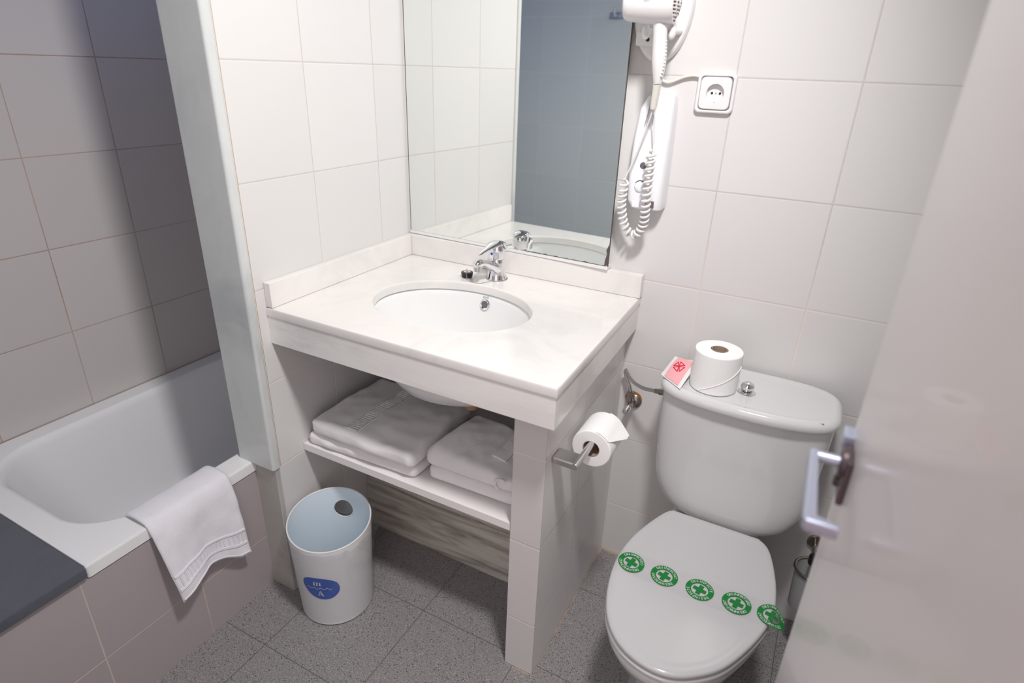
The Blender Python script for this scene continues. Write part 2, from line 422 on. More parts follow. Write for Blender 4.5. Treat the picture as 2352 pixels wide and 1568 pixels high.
# ================================================================== BATH
t_ = thing('bathtub', 'white enamel bathtub with broad rim behind the tiled apron', 'bathtub', (-.39, -.52, 0))
x0, x1, y0, y1 = XT + .002, -.0765, -1.022, -.004
cx, cy = (x0+x1)/2, (y0+y1)/2; hx, hy = (x1-x0)/2, (y1-y0)/2
icx, icy, ihx, ihy = (-.650-.142)/2, (-.968-.055)/2, (.650-.142)/2, (.968-.055)/2
def ring(cx, cy, hx, hy, r, z, n=10): return [(p[0], p[1], z) for p in rrect(cx, cy, hx, hy, r, n)]
b = bmesh.new()
RG = [ring(cx, cy, hx-.004, hy-.002, .004, .386), ring(cx, cy, hx, hy, .006, .390), ring(cx, cy, hx, hy, .006, .414), ring(cx, cy, hx-.002, hy-.002, .006, .4185), ring(cx, cy, hx-.008, hy-.008, .010, .420),
      ring(icx, icy, ihx+.006, ihy+.006, .15, .4195), ring(icx, icy, ihx, ihy, .145, .4175), ring(icx, icy, ihx-.006, ihy-.007, .142, .411), ring(icx, icy, ihx-.011, ihy-.014, .139, .397),
      ring(icx, icy+.0, ihx-.018, ihy-.028, .135, .350), ring(icx, icy+.01, ihx-.032, ihy-.062, .128, .22), ring(icx, icy+.02, ihx-.045, ihy-.095, .12, .12),
      ring(icx, icy+.02, ihx-.062, ihy-.115, .11, .075), ring(icx, icy+.02, ihx-.09, ihy-.15, .09, .055), ring(icx, icy+.02, ihx-.16, ihy-.25, .05, .050)]
RO = [ring(icx, icy+.02, ihx-.05, ihy-.10, .11, .040), ring(icx, icy+.01, ihx-.02, ihy-.05, .13, .2), ring(icx, icy, ihx+.01, ihy+.01, .15, .386)]
loft(b, RG, False, True); loft(b, RO, True, False)
obj('basin_shell', b, M['ceramic_bath'], t_, smooth=50)
b = bmesh.new(); add_box(b, XT + .002, -.068, YF + .001, -1.0235, .399, .4235, bev=.004)
o = obj('marble_ledge', b, M['marble_grey']); tag(o, 'grey marble slab at the near end of the bathtub', 'ledge')

# bath mat / towel draped over the rim
def drape():
    b = bmesh.new(); prof = []   # cross-section (x offset, z)
    nu, nv = 40, 46
    rows = []
    for i in range(nu+1):
        s = i/nu; row = []
        for j in range(nv+1):
            v = j/nv      # 0 = near end (camera left), 1 = far end
            yl = -.892 + .212*v
            # path across rim: inner lip -> rim top -> outer edge -> hang
            L = s*.345
            if L < .022: x = -.150 - .003*(1-L/.022); z = .405 + .020*(L/.022)
            elif L < .088: q = (L-.022)/.066; x = -.150 + .072*q; z = .4255 + .004*math.sin(q*PI)
            else:
                q = (L-.088)/.257
                hang = .208 - .034*math.sin(PI*min(1, v*1.15))*q + .016*v
                qq = min(1, q/.12)
                x = -.078 + .010*math.sin(qq*PI/2) + .026*q*(.35+.65*(1-v)) + .012*math.sin(v*PI*2.2+.5)*q + .010*q
                z = .4255 - .006*qq - hang*q
                yl += .012*q*(1-v) + .0*q
                yl += (-.004)*math.sin(v*PI)*q
            x += .0045*noise.noise(Vector((yl*26, z*20, 1.7)))*(1 if L > .05 else .3)
            z += .0012*noise.noise(Vector((yl*30, x*30, 5.1)))
            if L < .10: x -= .0 ; z += .002
            row.append((x, yl, z))
        rows.append(row)
    return rows
rows = drape()
def sheet(rows, th):
    """closed slab from a grid of points, offset along normals"""
    b = bmesh.new(); nu, nv = len(rows)-1, len(rows[0])-1
    P = [[Vector(p) for p in r] for r in rows]; N = []
    for i in range(nu+1):
        nr = []
        for j in range(nv+1):
            du = P[min(nu, i+1)][j]-P[max(0, i-1)][j]; dv = P[i][min(nv, j+1)]-P[i][max(0, j-1)]
            n = dv.cross(du); nr.append(n.normalized() if n.length > 1e-12 else Vector((0, 0, 1)))
        N.append(nr)
    def e(i, j):
        d = min(i, nu-i, j, nv-j); return [.35, .8, .97, 1][min(d, 3)]
    A = [[b.verts.new(P[i][j]+N[i][j]*th*.5*e(i, j)) for j in range(nv+1)] for i in range(nu+1)]
    B = [[b.verts.new(P[i][j]-N[i][j]*th*.5*e(i, j)) for j in range(nv+1)] for i in range(nu+1)]
    for i in range(nu):
        for j in range(nv):
            b.faces.new([A[i][j], A[i+1][j], A[i+1][j+1], A[i][j+1]]); b.faces.new([B[i][j], B[i][j+1], B[i+1][j+1], B[i+1][j]])
    for i in range(nu):
        b.faces.new([A[i][0], B[i][0], B[i+1][0], A[i+1][0]]); b.faces.new([A[i][nv], A[i+1][nv], B[i+1][nv], B[i][nv]])
    for j in range(nv):
        b.faces.new([A[0][j], A[0][j+1], B[0][j+1], B[0][j]]); b.faces.new([A[nu][j], B[nu][j], B[nu][j+1], A[nu][j+1]])
    return b, P, N
b, Pg, Ng = sheet(rows, .009)
t_ = thing('bath_mat', 'lilac white terry mat draped over the bathtub rim', 'towel', (-.08, -.79, .42))
obj('cloth', b, M['terry_mat'], t_, smooth=80)
def strips(Pg, Ng, defs, off, w=.0022, closed=False):
    if Ng[len(Ng)*3//4][len(Ng[0])//2].x < 0: off = -off
    """raised woven lines lying along rows (fraction of u) of a grid"""
    b = bmesh.new(); nu = len(Pg)-1; nv = len(Pg[0])-1
    for (kind, a, c) in defs:
        if kind == 'u':
            f = a*nu; i = int(f); fr = f-i
            pts = [Pg[i][j].lerp(Pg[min(nu, i+1)][j], fr)+Ng[i][j]*off for j in range(1, nv)]
            add_tube(b, pts, w, 6)
        else:
            u0, u1 = c; pts = []
            f = a*nv; j = int(f); fr = f-j
            for k in range(7):
                g = (u0+(u1-u0)*k/6)*nu; i = int(g); gr = g-i
                q = Pg[i][j].lerp(Pg[min(nu, i+1)][j], gr); q2 = Pg[i][min(nv, j+1)].lerp(Pg[min(nu, i+1)][min(nv, j+1)], gr)
                pts.append(q.lerp(q2, fr)+Ng[i][j]*off)
            add_tube(b, pts, w*.9, 5)
    return b
defs = [('u', .735, 0), ('u', .745, 0), ('u', .865, 0), ('u', .878, 0), ('u', .972, 0)]
for k in range(17): defs.append(('v', .07+.87*k/16, (.76, .85)))
b = strips(Pg, Ng, defs, .0050, .0024); obj('woven_border', b, M['terry_mat'], t_, smooth=80, label='raised key pattern border')

# ================================================================== WASHBASIN COUNTER
ECX, ECY, EA, EB = .346, -.304, .202, .1555
def ell(s, z, n, cx=ECX, cy=ECY, off=0.0): return [(cx+(EA*s+off)*math.cos(2*PI*i/n), cy+(EB*s+off)*math.sin(2*PI*i/n), z) for i in range(n)]
t_ = thing('washbasin_counter', 'white marble washbasin counter with apron and upstands', 'counter', (.36, -.28, .76))
CP = [(.0005, -.557), (.741, -.562), (.7265, -.0005), (.0005, -.0005)]
def counter_slab():
    b = bmesh.new(); n = 160
    ang = [2*PI*i/n for i in range(n)]
    # snap nearest sample to each corner
    for (px, py) in CP:
        a = math.atan2(py-ECY, px-ECX) % (2*PI); k = min(range(n), key=lambda i: abs(((ang[i]-a+PI) % (2*PI))-PI)); ang[k] = a
    ang.sort()
    def hit(a, inset):
        d = (math.cos(a), math.sin(a)); best = 9
        m = len(CP)
        for i in range(m):
            p, q = CP[i], CP[(i+1) % m]; ex, ey = q[0]-p[0], q[1]-p[1]; L = math.hypot(ex, ey)
            nx, ny = -ey/L, ex/L
            den = d[0]*nx+d[1]*ny
            if den < -1e-9:
                tt = ((p[0]+nx*inset-ECX)*nx+(p[1]+ny*inset-ECY)*ny)/den
                if 0 < tt < best: best = tt
        return (ECX+d[0]*best, ECY+d[1]*best)
    def er(s_off, z):
        out = []
        for a in ang:
            A, B = EA+s_off, EB+s_off; r = A*B/math.sqrt((B*math.cos(a))**2+(A*math.sin(a))**2)
            out.append((ECX+r*math.cos(a), ECY+r*math.sin(a), z))
        return out
    def orr(ins, z): return [(*hit(a, ins), z) for a in ang]
    RR = [er(0, .828), er(0, .843), er(.0015, .8475), er(.005, .850), orr(.006, .850), orr(.0018, .8485), orr(0, .845), orr(0, .831), orr(.001, .828)]
    RR.append(er(0, .828))
    loft(b, RR, False, False)
    bmesh.ops.remove_doubles(b, verts=b.verts[:], dist=1e-6)
    return b
obj('countertop', counter_slab(), M['marble_white'], t_, smooth=35)
b = bmesh.new(); add_prism(b, [(.0005, -.5545), (.7385, -.5595), (.738, -.5395), (.0005, -.5345)], .7585, .8275, bev=.001); obj('front_apron', b, M['marble_apron'], t_, smooth=None)
b = bmesh.new(); add_prism(b, [(.7205, -.5395), (.738, -.5395), (.7245, -.0005), (.7075, -.0005)], .7585, .8275, bev=.001); obj('side_apron', b, M['marble_white'], t_, smooth=None)
b = bmesh.new(); add_box(b, .0005, .0200, -.555, -.0005, .8502, .9105, bev=.0022); obj('upstand', b, M['marble_white'], t_)
b = bmesh.new(); add_box(b, .0202, .7285, -.0205, -.0005, .8502, .9110, bev=.0022); obj('upstand', b, M['marble_white'], t_)
# shelf board + marble panel behind the bin
b = bmesh.new(); add_box(b, .001, .6255, -.500, -.02, .4225, .4440, bev=.0012)
o = obj('shelf_board', b, M['shelf']); tag(o, 'white shelf board under the counter carrying the folded towels', 'shelf')
b = bmesh.new(); add_box(b, .001, .6255, -.272, -.254, 0, .4215, bev=.001)
o = obj('marble_plinth', b, M['marble_vein']); tag(o, 'brown veined marble slab standing upright under the shelf', 'marble slab')

# washbasin bowl
t_ = thing('washbasin', 'white oval undermount washbasin set in the marble counter', 'washbasin', (ECX, ECY, .68))
b = bmesh.new(); n = 96
inn = [(1.09, .8275), (1.045, .8275), (1.02, .822), (1.0, .812), (.975, .785), (.93, .74), (.86, .695), (.74, .660), (.52, .640), (.25, .633), (.10, .631)]
out = [(.12, .612), (.35, .614), (.58, .622), (.76, .638), (.88, .668), (.96, .705), (1.02, .755), (1.05, .80), (1.09, .82), (1.10, .8275)]
RR = [ell(s, z, n) for s, z in inn] + [ell(s, z, n) for s, z in out]
RR.append(RR[0]); loft(b, RR, False, False); bmesh.ops.remove_doubles(b, verts=b.verts[:], dist=1e-6)
obj('bowl', b, M['ceramic_white'], t_, smooth=60)
b = bmesh.new(); add_lathe(b, (ECX, ECY, .6305), (0, 0, 1), [(.024, 0), (.024, .003), (.020, .004), (.012, .001), (.011, -.01)], 32); obj('drain', b, M['chrome'], t_)
ovx = .371; oa = math.asin(min(1, 0)) 
# overflow on the rear wall of the bowl
oc = Vector((.353, -.1525, .800)); on_ = Vector((-.03, -.97, .24)).normalized()
b = bmesh.new(); add_lathe(b, oc - on_*.004, on_, [(.0145, 0), (.0145, .006), (.0125, .0080), (.0098, .0065), (.0092, .002)], 36); obj('overflow_ring', b, M['chrome'], t_)
b = bmesh.new(); add_lathe(b, oc - on_*.003, on_, [(.0097, 0), (.0095, .0055)], 28); obj('overflow_hole', b, M['led'], t_)
d, a_, b2 = frame(on_)
Mx = Matrix.Translation(oc + Vector((0, .0030, .0175))) @ Matrix((( -a_.x*-1, b2.x, on_.x, 0), (-a_.y*-1, b2.y, on_.y, 0), (-a_.z*-1, b2.z, on_.z, 0), (0, 0, 0, 1)))
b = text_bm('Roca', .0085, .0004, Mx); obj('maker_mark', b, M['ink_light'], t_, smooth=None, fixn=False)
# waste pipe
b = bmesh.new(); add_cyl(b, (.405, ECY, .6135), (.405, ECY, .575), .019, n=24, bev=.008); add_tube(b, cr([(.405, ECY, .590), (.41, ECY+.06, .585), (.415, ECY+.14, .585), (.415, -.003, .585)], 6), .015, 16)
o = obj('waste_pipe', b, M['ochre']); tag(o, 'ochre plastic waste pipe under the washbasin', 'pipe')

# ================================================================== FAUCET
FX, FY = .346, -.078
t_ = thing('basin_faucet', 'chrome single lever mixer tap standing behind the washbasin', 'faucet', (FX, FY, .85))
sd = Vector((-.2, -.98, 0)).normalized()      # spout direction
sx = Vector((-sd.y, sd.x, 0))
b = bmesh.new(); lean = Vector((0, 0, 0))
rings = []
for z, rx, ry, dy in ((0, .0270, .0270, 0), (.003, .0270, .0270, 0), (.006, .0255, .0255, 0), (.02, .0235, .0232, 0), (.035, .0222, .0222, 0), (.048, .0215, .0215, 0), (.056, .0205, .0205, 0), (.058, .0195, .0195, 0)):
    rings.append([Vector((FX, FY, .85+z)) + sd*(math.cos(2*PI*i/32)*ry) + sx*(math.sin(2*PI*i/32)*rx) for i in range(32)])
loft(b, rings); obj('body', b, M['chrome'], t_, smooth=50)
b = bmesh.new(); rings = []
c0 = Vector((FX, FY, .85))
for s, z, w_, h in ((.004, .026, .0225, .023), (.016, .034, .0195, .020), (.030, .043, .0160, .0135), (.048, .0525, .0125, .0098), (.064, .0575, .0122, .0098), (.077, .0590, .0130, .0112), (.086, .0575, .0105, .0095), (.090, .0560, .004, .004)):
    rings.append([c0 + sd*s + Vector((0, 0, z)) + sx*(w_*math.cos(2*PI*i/24)) + Vector((0, 0, h*math.sin(2*PI*i/24))) for i in range(24)])
loft(b, rings); obj('spout', b, M['chrome'], t_, smooth=60)
b = bmesh.new(); p = c0 + sd*.076 + Vector((0, 0, .056)); add_lathe(b, p, (-.04, -.16, -1), [(.0115, 0), (.0115, .010), (.0105, .011), (.0105, .018), (.0095, .019)], 28); obj('aerator', b, M['steel'], t_)
b = bmesh.new(); add_lathe(b, (FX, FY, .9085), (0, 0, 1), [(.0215, 0), (.0228, .002), (.0232, .018), (.0228, .032), (.0210, .0375), (.015, .041), (.006, .0425)], 32); obj('cartridge_cap', b, M['chrome'], t_, smooth=50)
b = bmesh.new(); rings = []
for s, z, w_, h in ((-.022, .0925, .011, .004), (-.013, .0965, .019, .007), (.0, .0990, .0215, .0075), (.015, .0980, .0205, .007), (.030, .0945, .0145, .0045), (.046, .0900, .0095, .0032), (.062, .0850, .0075, .0028), (.072, .0815, .0060, .0022), (.075, .0805, .002, .001)):
    rings.append([c0 + sd*s + Vector((0, 0, z)) + sx*(w_*math.cos(2*PI*i/24)) + Vector((0, 0, h*math.sin(2*PI*i/24))) for i in range(24)])
loft(b, rings); obj('lever', b, M['chrome'], t_, smooth=60)
b = bmesh.new(); q = c0 + sd*.0222 + Vector((0, 0, .074)); add_lathe(b, q, sd, [(.0035, 0), (.0035, .002)], 16); obj('temperature_dot', b, M['blue'], t_, label='small blue dot')
b = bmesh.new()
for i in range(40):
    a = 2*PI*i/40; bmesh.ops.create_icosphere(b, subdivisions=1, radius=.0015, matrix=Matrix.Translation((FX+.0285*math.cos(a), FY+.0285*math.sin(a), .8517)))
obj('bead_ring', b, M['steel'], t_)
# plug and chain
t_ = thing('basin_plug', 'black rubber plug on a ball chain beside the faucet', 'plug', (.272, -.112, .85))
b = bmesh.new(); add_lathe(b, (.272, -.112, .8502), (0, 0, 1), [(.0132, 0), (.0142, .001), (.0162, .011), (.0164, .0140), (.0150, .0150)], 28); obj('stopper', b, M['black'], t_)
b = bmesh.new(); add_lathe(b, (.272, -.112, .8650), (0, 0, 1), [(.0095, 0), (.0095, .001), (.003, .0018), (.002, .005)], 24)
add_tube(b, [(.272+.003*math.cos(a), -.112, .8705+.003*math.sin(a)) for a in [2*PI*i/14 for i in range(14)]], .0006, 6, closed=True); obj('cap_ring', b, M['chrome'], t_)
b = bmesh.new(); ch = cr([(.272, -.113, .873), (.277, -.124, .868), (.284, -.132, .853), (.292, -.138, .8512), (.308, -.1435, .8512), (.322, -.1445, .8505), (.330, -.1400, .8512), (.337, -.127, .8512), (.346, -.112, .8512), (FX+.010, FY-.0285, .8512)], 14)
acc = 0; last = ch[0]
for p in ch:
    acc += (p-last).length; last = p
    if acc >= .0021: acc = 0; bmesh.ops.create_icosphere(b, subdivisions=1, radius=.0011, matrix=Matrix.Translation(p))
add_tube(b, ch, .0003, 4); obj('ball_chain', b, M['steel'], t_)

# ================================================================== MIRROR
t_ = thing('wall_mirror', 'large frameless mirror above the washbasin', 'mirror', (.32, -.012, 1.5))
def mx_(x, off=0.0): return -.0022 - .0370*x + off
b = bmesh.new(); zb, zt = .921, CEIL - .06
add_prism(b, [(.008, mx_(.008)), (.6365, mx_(.6365)), (.6365, mx_(.6365)+.0035), (.008, mx_(.008)+.0018)], zb, zt); obj('glass', b, [M['mirror']], t_, smooth=None)
b = bmesh.new(); add_prism(b, [(.006, -.0018), (.6265, mx_(.6265)+.0042), (.6265, -.0005), (.006, -.0005)], zb+.001, zt); obj('backing', b, M['plastic'], t_, smooth=None)
b = bmesh.new(); add_prism(b, [(.6366, mx_(.6366)-.0003), (.6385, mx_(.6385)-.0003), (.6385, mx_(.6385)+.0036), (.6366, mx_(.6366)+.0036)], zb, zt); add_prism(b, [(.0062, mx_(.0062)-.0002), (.0079, mx_(.0079)-.0002), (.0079, -.0006), (.0062, -.0006)], zb, zt); obj('ground_edge', b, M['mirror_edge'], t_, smooth=None, label='thin dark ground glass edge')
b = bmesh.new(); add_prism(b, [(.006, mx_(.006)-.0025), (.6385, mx_(.6385)-.0025), (.6385, -.0005), (.006, -.0005)], .9125, .9205); obj('bottom_rail', b, M['plastic'], t_, smooth=None, label='white rail under the mirror')
# damaged silvering along the lower right
b = bmesh.new(); random.seed(9)
pts = [(.6363, .923)]
prof = [(.628, .923), (.6285, .935), (.631, .945), (.6325, .952), (.630, .962), (.634, .972), (.6363, .978)]
pl = [(.6363, .9225)] + prof
vs = [b.verts.new((x, mx_(x)-.0004, z)) for x, z in pl]; b.faces.new(vs)
low = []
for i in range(46):
    x = .40 + (.632-.40)*i/45; low.append((x, .9215 + .0035*abs(noise.noise(Vector((x*60, 0, 3))))+.0006))
vs1 = [b.verts.new((x, mx_(x)-.0004, .9212)) for x, z in low]; vs2 = [b.verts.new((x, mx_(x)-.0004, z)) for x, z in low]
for i in range(45): b.faces.new([vs1[i], vs1[i+1], vs2[i+1], vs2[i]])
obj('silvering_damage', b, M['mirror_edge'], t_, smooth=None, label='dark peeled silvering in the lower right corner')

# ================================================================== HAIR DRYER + HOLDER + BASE UNIT + SOCKET
def dish(bm, cx, cz, hx, hz, y0, depth, n=48, p=2.0):
    rg = []
    for s, d in ((1, 0), (1, .35), (.985, .7), (.95, .92), (.88, 1.0), (.5, 1.06), (.02, 1.08)):
        rg.append([(cx+hx*s*math.copysign(abs(math.cos(a))**(2/p), math.cos(a)), y0-depth*d, cz+hz*s*math.copysign(abs(math.sin(a))**(2/p), math.sin(a))) for a in [2*PI*i/n for i in range(n)]])
    loft(bm, rg)
t_ = thing('dryer_holder', 'white oval wall holder carrying the hair dryer', 'holder', (.698, 0, 1.50))
b = bmesh.new(); dish(b, .698, 1.505, .064, .112, -.0005, .022); obj('wall_plate', b, M['plastic'], t_, smooth=50)
b = bmesh.new()
for x in (.688, .742):
    bmesh.ops.create_uvsphere(b, u_segments=20, v_segments=12, radius=.0095, matrix=Matrix.Translation((x, -.088, 1.449)) @ Matrix.Diagonal((.9, 1, 1.5, 1)))
    add_tube(b, cr([(x, -.088, 1.449), (x + (.002 if x < .7 else -.004), -.06, 1.452), (x, -.02, 1.455)], 6), .0065, 12)
obj('cradle_prong', b, M['plastic'], t_, smooth=60)
b = bmesh.new(); add_box(b, .657, .700, -.055, -.018, 1.425, 1.452, bev=.004); obj('cradle_block', b, M['plastic'], t_)
b = bmesh.new(); add_lathe(b, (.684, -.0556, 1.437), (0, -1, 0), [(.004, 0), (.004, .001)], 12); obj('screw_hole', b, M['dark'], t_)

t_ = thing('hair_dryer', 'white hair dryer with curly cord hanging on the wall', 'hair dryer', (.72, -.1, 1.50))
b = bmesh.new(); ax = Vector((1, .10, .0)).normalized(); bc = Vector((.667, -.112, 1.502))
add_lathe(b, bc - ax*.02, ax, [(.030, 0), (.034, .004), (.036, .012), (.0385, .035), (.040, .060), (.0405, .085), (.0395, .094), (.036, .100)], 48, True, False)
obj('barrel', b, M['plastic'], t_, smooth=50)
b = bmesh.new(); ge = bc - ax*.02 + ax*.100
d_, ga, gb = frame(ax)
add_lathe(b, ge - ax*.012, ax, [(.034, 0), (.034, .006)], 40); obj('motor_shade', b, mat('rust red interior', (.30, .12, .08), .6), t_)
b = bmesh.new()
for k in range(-5, 6):
    zz = k*.0062; L = math.sqrt(max(.0355**2 - zz*zz, 1e-8)); p = ge + gb*zz if abs(gb.z) > .5 else ge + ga*zz
    side = ga if abs(gb.z) > .5 else gb
    arc = [p + side*(L*q) + ax*(.010*(1-q*q)*(1-(zz/.036)**2)) for q in [i/6-1 for i in range(13)]]
    add_tube(b, arc, .0015, 6)
for rr in (.012, .025):
    ringp = [ge + ga*(rr*math.cos(a)) + gb*(rr*math.sin(a)) + ax*(.011*(1-(rr/.036)**2)) for a in [2*PI*i/32 for i in range(32)]]
    add_tube(b, ringp, .0011, 6, closed=True)
add_lathe(b, ge - ax*.002, ax, [(.0395, -.004), (.0390, .002), (.0355, .003), (.0345, .0)], 40, False, False)
obj('intake_grille', b, M['plastic'], t_, smooth=60)
# handle
b = bmesh.new(); rings = []
hp = [(.722, -.108, 1.480, .0155, .018), (.722, -.106, 1.462, .0150, .0165), (.723, -.103, 1.440, .0140, .016), (.7245, -.100, 1.415, .0150, .0165), (.7255, -.098, 1.395, .0150, .0165), (.7265, -.096, 1.375, .0125, .014), (.727, -.094, 1.358, .0095, .011), (.7265, -.093, 1.352, .0085, .010)]
for x, y, z, rx, ry in hp: rings.append([(x+rx*math.cos(2*PI*i/28), y+ry*math.sin(2*PI*i/28), z) for i in range(28)])
loft(b, rings); obj('handle', b, M['plastic'], t_, smooth=60)
b = bmesh.new()
for k in range(11):
    z = 1.432 - k*.0065; add_lathe(b, (.7385 - abs(k-4)*.0004, -.104, z), (0, 0, 1), [(.001, -.0022), (.0032, 0), (.001, .0022)], 10)
obj('finger_ridges', b, M['plastic'], t_, smooth=60)
b = bmesh.new(); add_lathe(b, (.7262, -.093, 1.353), Vector((-.006, .012, -.052)), [(.0088, 0), (.0080, .01), (.0070, .048), (.0060, .052)], 20); obj('strain_relief', b, M['plastic_cream'], t_, smooth=50, label='cream strain relief')
b = bmesh.new()
for i0, (za, L0) in enumerate(((.010, .020), (.001, .012))):
    pts = []
    for k in range(25):
        xx = .018 + .010*i0 + L0*k/24; zz = za + .0030*math.sin(k*1.15) ; yy = -math.sqrt(max(0, .0398**2-zz**2))
        pts.append(bc + ax*(xx) + Vector((0, yy, zz-.002)))
    add_tube(b, pts, .0006, 5)
obj('script_mark', b, M['ink_light'], t_, label='pale grey-blue script mark')
# cord: thin runs and coil
A1 = cr([(.7202, -.081, 1.302), (.716, -.078, 1.285), (.705, -.072, 1.250), (.692, -.072, 1.205), (.682, -.073, 1.175), (.676, -.075, 1.158), (.674, -.075, 1.150)], 10)
A2 = cr([(.722, -.081, 1.300), (.724, -.074, 1.285), (.7255, -.070, 1.26), (.729, -.070, 1.235), (.729, -.072, 1.220)], 10)
ctr = cr([(.727, -.074, 1.218), (.729, -.080, 1.166), (.730, -.082, 1.127), (.728, -.070, 1.084), (.723, -.054, 1.046), (.708, -.046, 1.020), (.691, -.045, 1.018), (.674, -.048, 1.042), (.667, -.060, 1.086), (.669, -.068, 1.118), (.674, -.075, 1.150)], 30)
b = bmesh.new(); add_tube(b, A1, .0017, 8); add_tube(b, A2, .0017, 8)
Ls = [0]
for i in range(1, len(ctr)): Ls.append(Ls[-1]+(ctr[i]-ctr[i-1]).length)
tot = Ls[-1]; turns = 27; N_ = turns*16; hel = []; j = 0
T0 = (ctr[1]-ctr[0]).normalized(); _, ea, eb = frame(T0)
for i in range(N_+1):
    s = tot*i/N_
    while j < len(Ls)-2 and Ls[j+1] < s: j += 1
    f = (s-Ls[j])/max(1e-9, Ls[j+1]-Ls[j]); p = ctr[j].lerp(ctr[j+1], f); t = (ctr[j+1]-ctr[j]).normalized()
    ea = (ea - t*ea.dot(t)).normalized(); eb = t.cross(ea)
    r = .0088*min(1, i/12, (N_-i)/12) if min(i, N_-i) < 12 else .0088
    a = 2*PI*turns*i/N_
    hel.append(p + (ea*math.cos(a)+eb*math.sin(a))*r)
add_tube(b, hel, .0031, 7); obj('coiled_cord', b, M['cord'], t_, smooth=70, label='curly white cord')

# base unit
t_ = thing('dryer_base_unit', 'bluish white tapered wall box behind the curly cord', 'wall box', (.715, 0, 1.2))
b = bmesh.new(); rings = []
for z, xl, xr, dp in ((1.078, .688, .752, .040), (1.082, .682, .756, .050), (1.100, .673, .757, .056), (1.16, .669, .757, .054), (1.24, .671, .756, .048), (1.30, .677, .754, .040), (1.325, .690, .752, .034), (1.331, .697, .749, .028)):
    cxx, hw = (xl+xr)/2, (xr-xl)/2; rg = []
    for i in range(32):
        a = PI*i/31; ca, sa = math.cos(a), math.sin(a); e = 2/5.0
        rg.append((cxx + hw*math.copysign(abs(ca)**e, ca), -.0005 - dp*abs(sa)**e, z))
    rings.append(rg)
loft(b, rings); obj('housing', b, M['plastic_cool'], t_, smooth=45)
b = bmesh.new(); add_lathe(b, (.706, -.0525, 1.180), (0, -1, 0), [(.0075, 0), (.0075, .0015), (.0065, .002)], 24); obj('indicator', b, M['led'], t_, label='dark grey round window')
b = bmesh.new(); add_lathe(b, (.705, -.0535, 1.133), (0, -1, 0), [(.0125, 0), (.0125, .004), (.0100, .0065), (.001, .0068)], 28); obj('knob', b, M['plastic_cool'], t_, smooth=50)
b = bmesh.new(); add_tube(b, [(.705+.0132*math.cos(a), -.0565, 1.133+.0132*math.sin(a)) for a in [R(35+11*i) for i in range(11)]], .0012, 6); obj('knob_gap', b, M['dark'], t_)
b = bmesh.new(); add_box(b, .722, .742, -.0572, -.050, 1.088, 1.103, bev=.001); obj('switch_slot', b, M['led'], t_)
b = bmesh.new(); add_box(b, .724, .735, -.0585, -.050, 1.0895, 1.099, bev=.001); obj('rocker', b, M['plastic_cool'], t_)
b = bmesh.new(); add_box(b, .690, .709, -.0568, -.050, 1.084, 1.102, bev=.003); obj('foot_tab', b, M['plastic_cool'], t_)
b = bmesh.new()
for pl in ([(.703, 1.318), (.700, 1.29), (.694, 1.255), (.686, 1.215), (.681, 1.185)], [(.711, 1.318), (.712, 1.29), (.714, 1.26), (.7155, 1.235)]):
    add_tube(b, cr([(x, -.0405 - .03*max(0, 1.30-z)*.5 - .0008 - .006*(1.318-z)/.13, z) for x, z in pl], 6), .0012, 6)
obj('seam', b, mat('grey seam', (.45, .45, .48), .5), t_)
# holder flex to socket
b = bmesh.new(); add_tube(b, cr([(.700, -.008, 1.385), (.710, -.008, 1.363), (.722, -.008, 1.356), (.735, -.008, 1.357), (.760, -.008, 1.367), (.780, -.008, 1.371), (.796, -.007, 1.369)], 8), .0032, 10)
o = obj('socket_flex', b, M['plastic_cream'], smooth=60); tag(o, 'short cream flex running from dryer holder to wall socket', 'cord')

t_ = thing('wall_socket', 'white square wall socket with rounded frame', 'socket', (.832, 0, 1.337))
def rsq(bm, cx, cz, h, r, y0, y1, bev=.003):
    Mx = Matrix(((1, 0, 0, 0), (0, 0, -1, 0), (0, 1, 0, 0), (0, 0, 0, 1)))
    b = bmesh.new(); add_prism(b, rrect(cx, cz, h, h, r, 8), -y0, -y1, bev=bev, seg=3); b.transform(Mx); join(bm, b)
b = bmesh.new(); RG = [[(x, y, z) for x, z in rrect(.832, 1.3375, h_, h_, r_, 8)] for h_, r_, y in ((.0405, .0105, -.0005), (.0405, .0105, -.0080), (.0395, .0100, -.0103), (.0372, .0090, -.0116), (.0345, .0080, -.0112), (.0328, .0070, -.0095), (.0326, .0070, -.0005))]
RG.append(RG[0]); loft(b, RG, False, False); bmesh.ops.remove_doubles(b, verts=b.verts[:], dist=1e-7); obj('frame', b, M['plastic'], t_, smooth=50)
b = bmesh.new(); n = 48; sq = []
for i in range(n):
    a = 2*PI*i/n; c, s = math.cos(a), math.sin(a); e = 2/7
    sq.append((.832+.0318*math.copysign(abs(c)**e, c), 1.3375+.0318*math.copysign(abs(s)**e, s)))
ci = lambda r, y: [(.832+r*math.cos(2*PI*i/n), y, 1.3375+r*math.sin(2*PI*i/n)) for i in range(n)]
loft(b, [[(x, -.0100, z) for x, z in sq], [(.832+(x-.832)*1.0, -.0132, 1.3375+(z-1.3375)*1.0) for x, z in sq], [(.832+(x-.832)*.97, -.0140, 1.3375+(z-1.3375)*.97) for x, z in sq], ci(.0190, -.0140), ci(.0183, -.0132), ci(.0175, -.0020), ci(.001, -.0018)], False, True)
obj('socket_plate', b, M['plastic'], t_, smooth=40)
b = bmesh.new()
n2 = 48
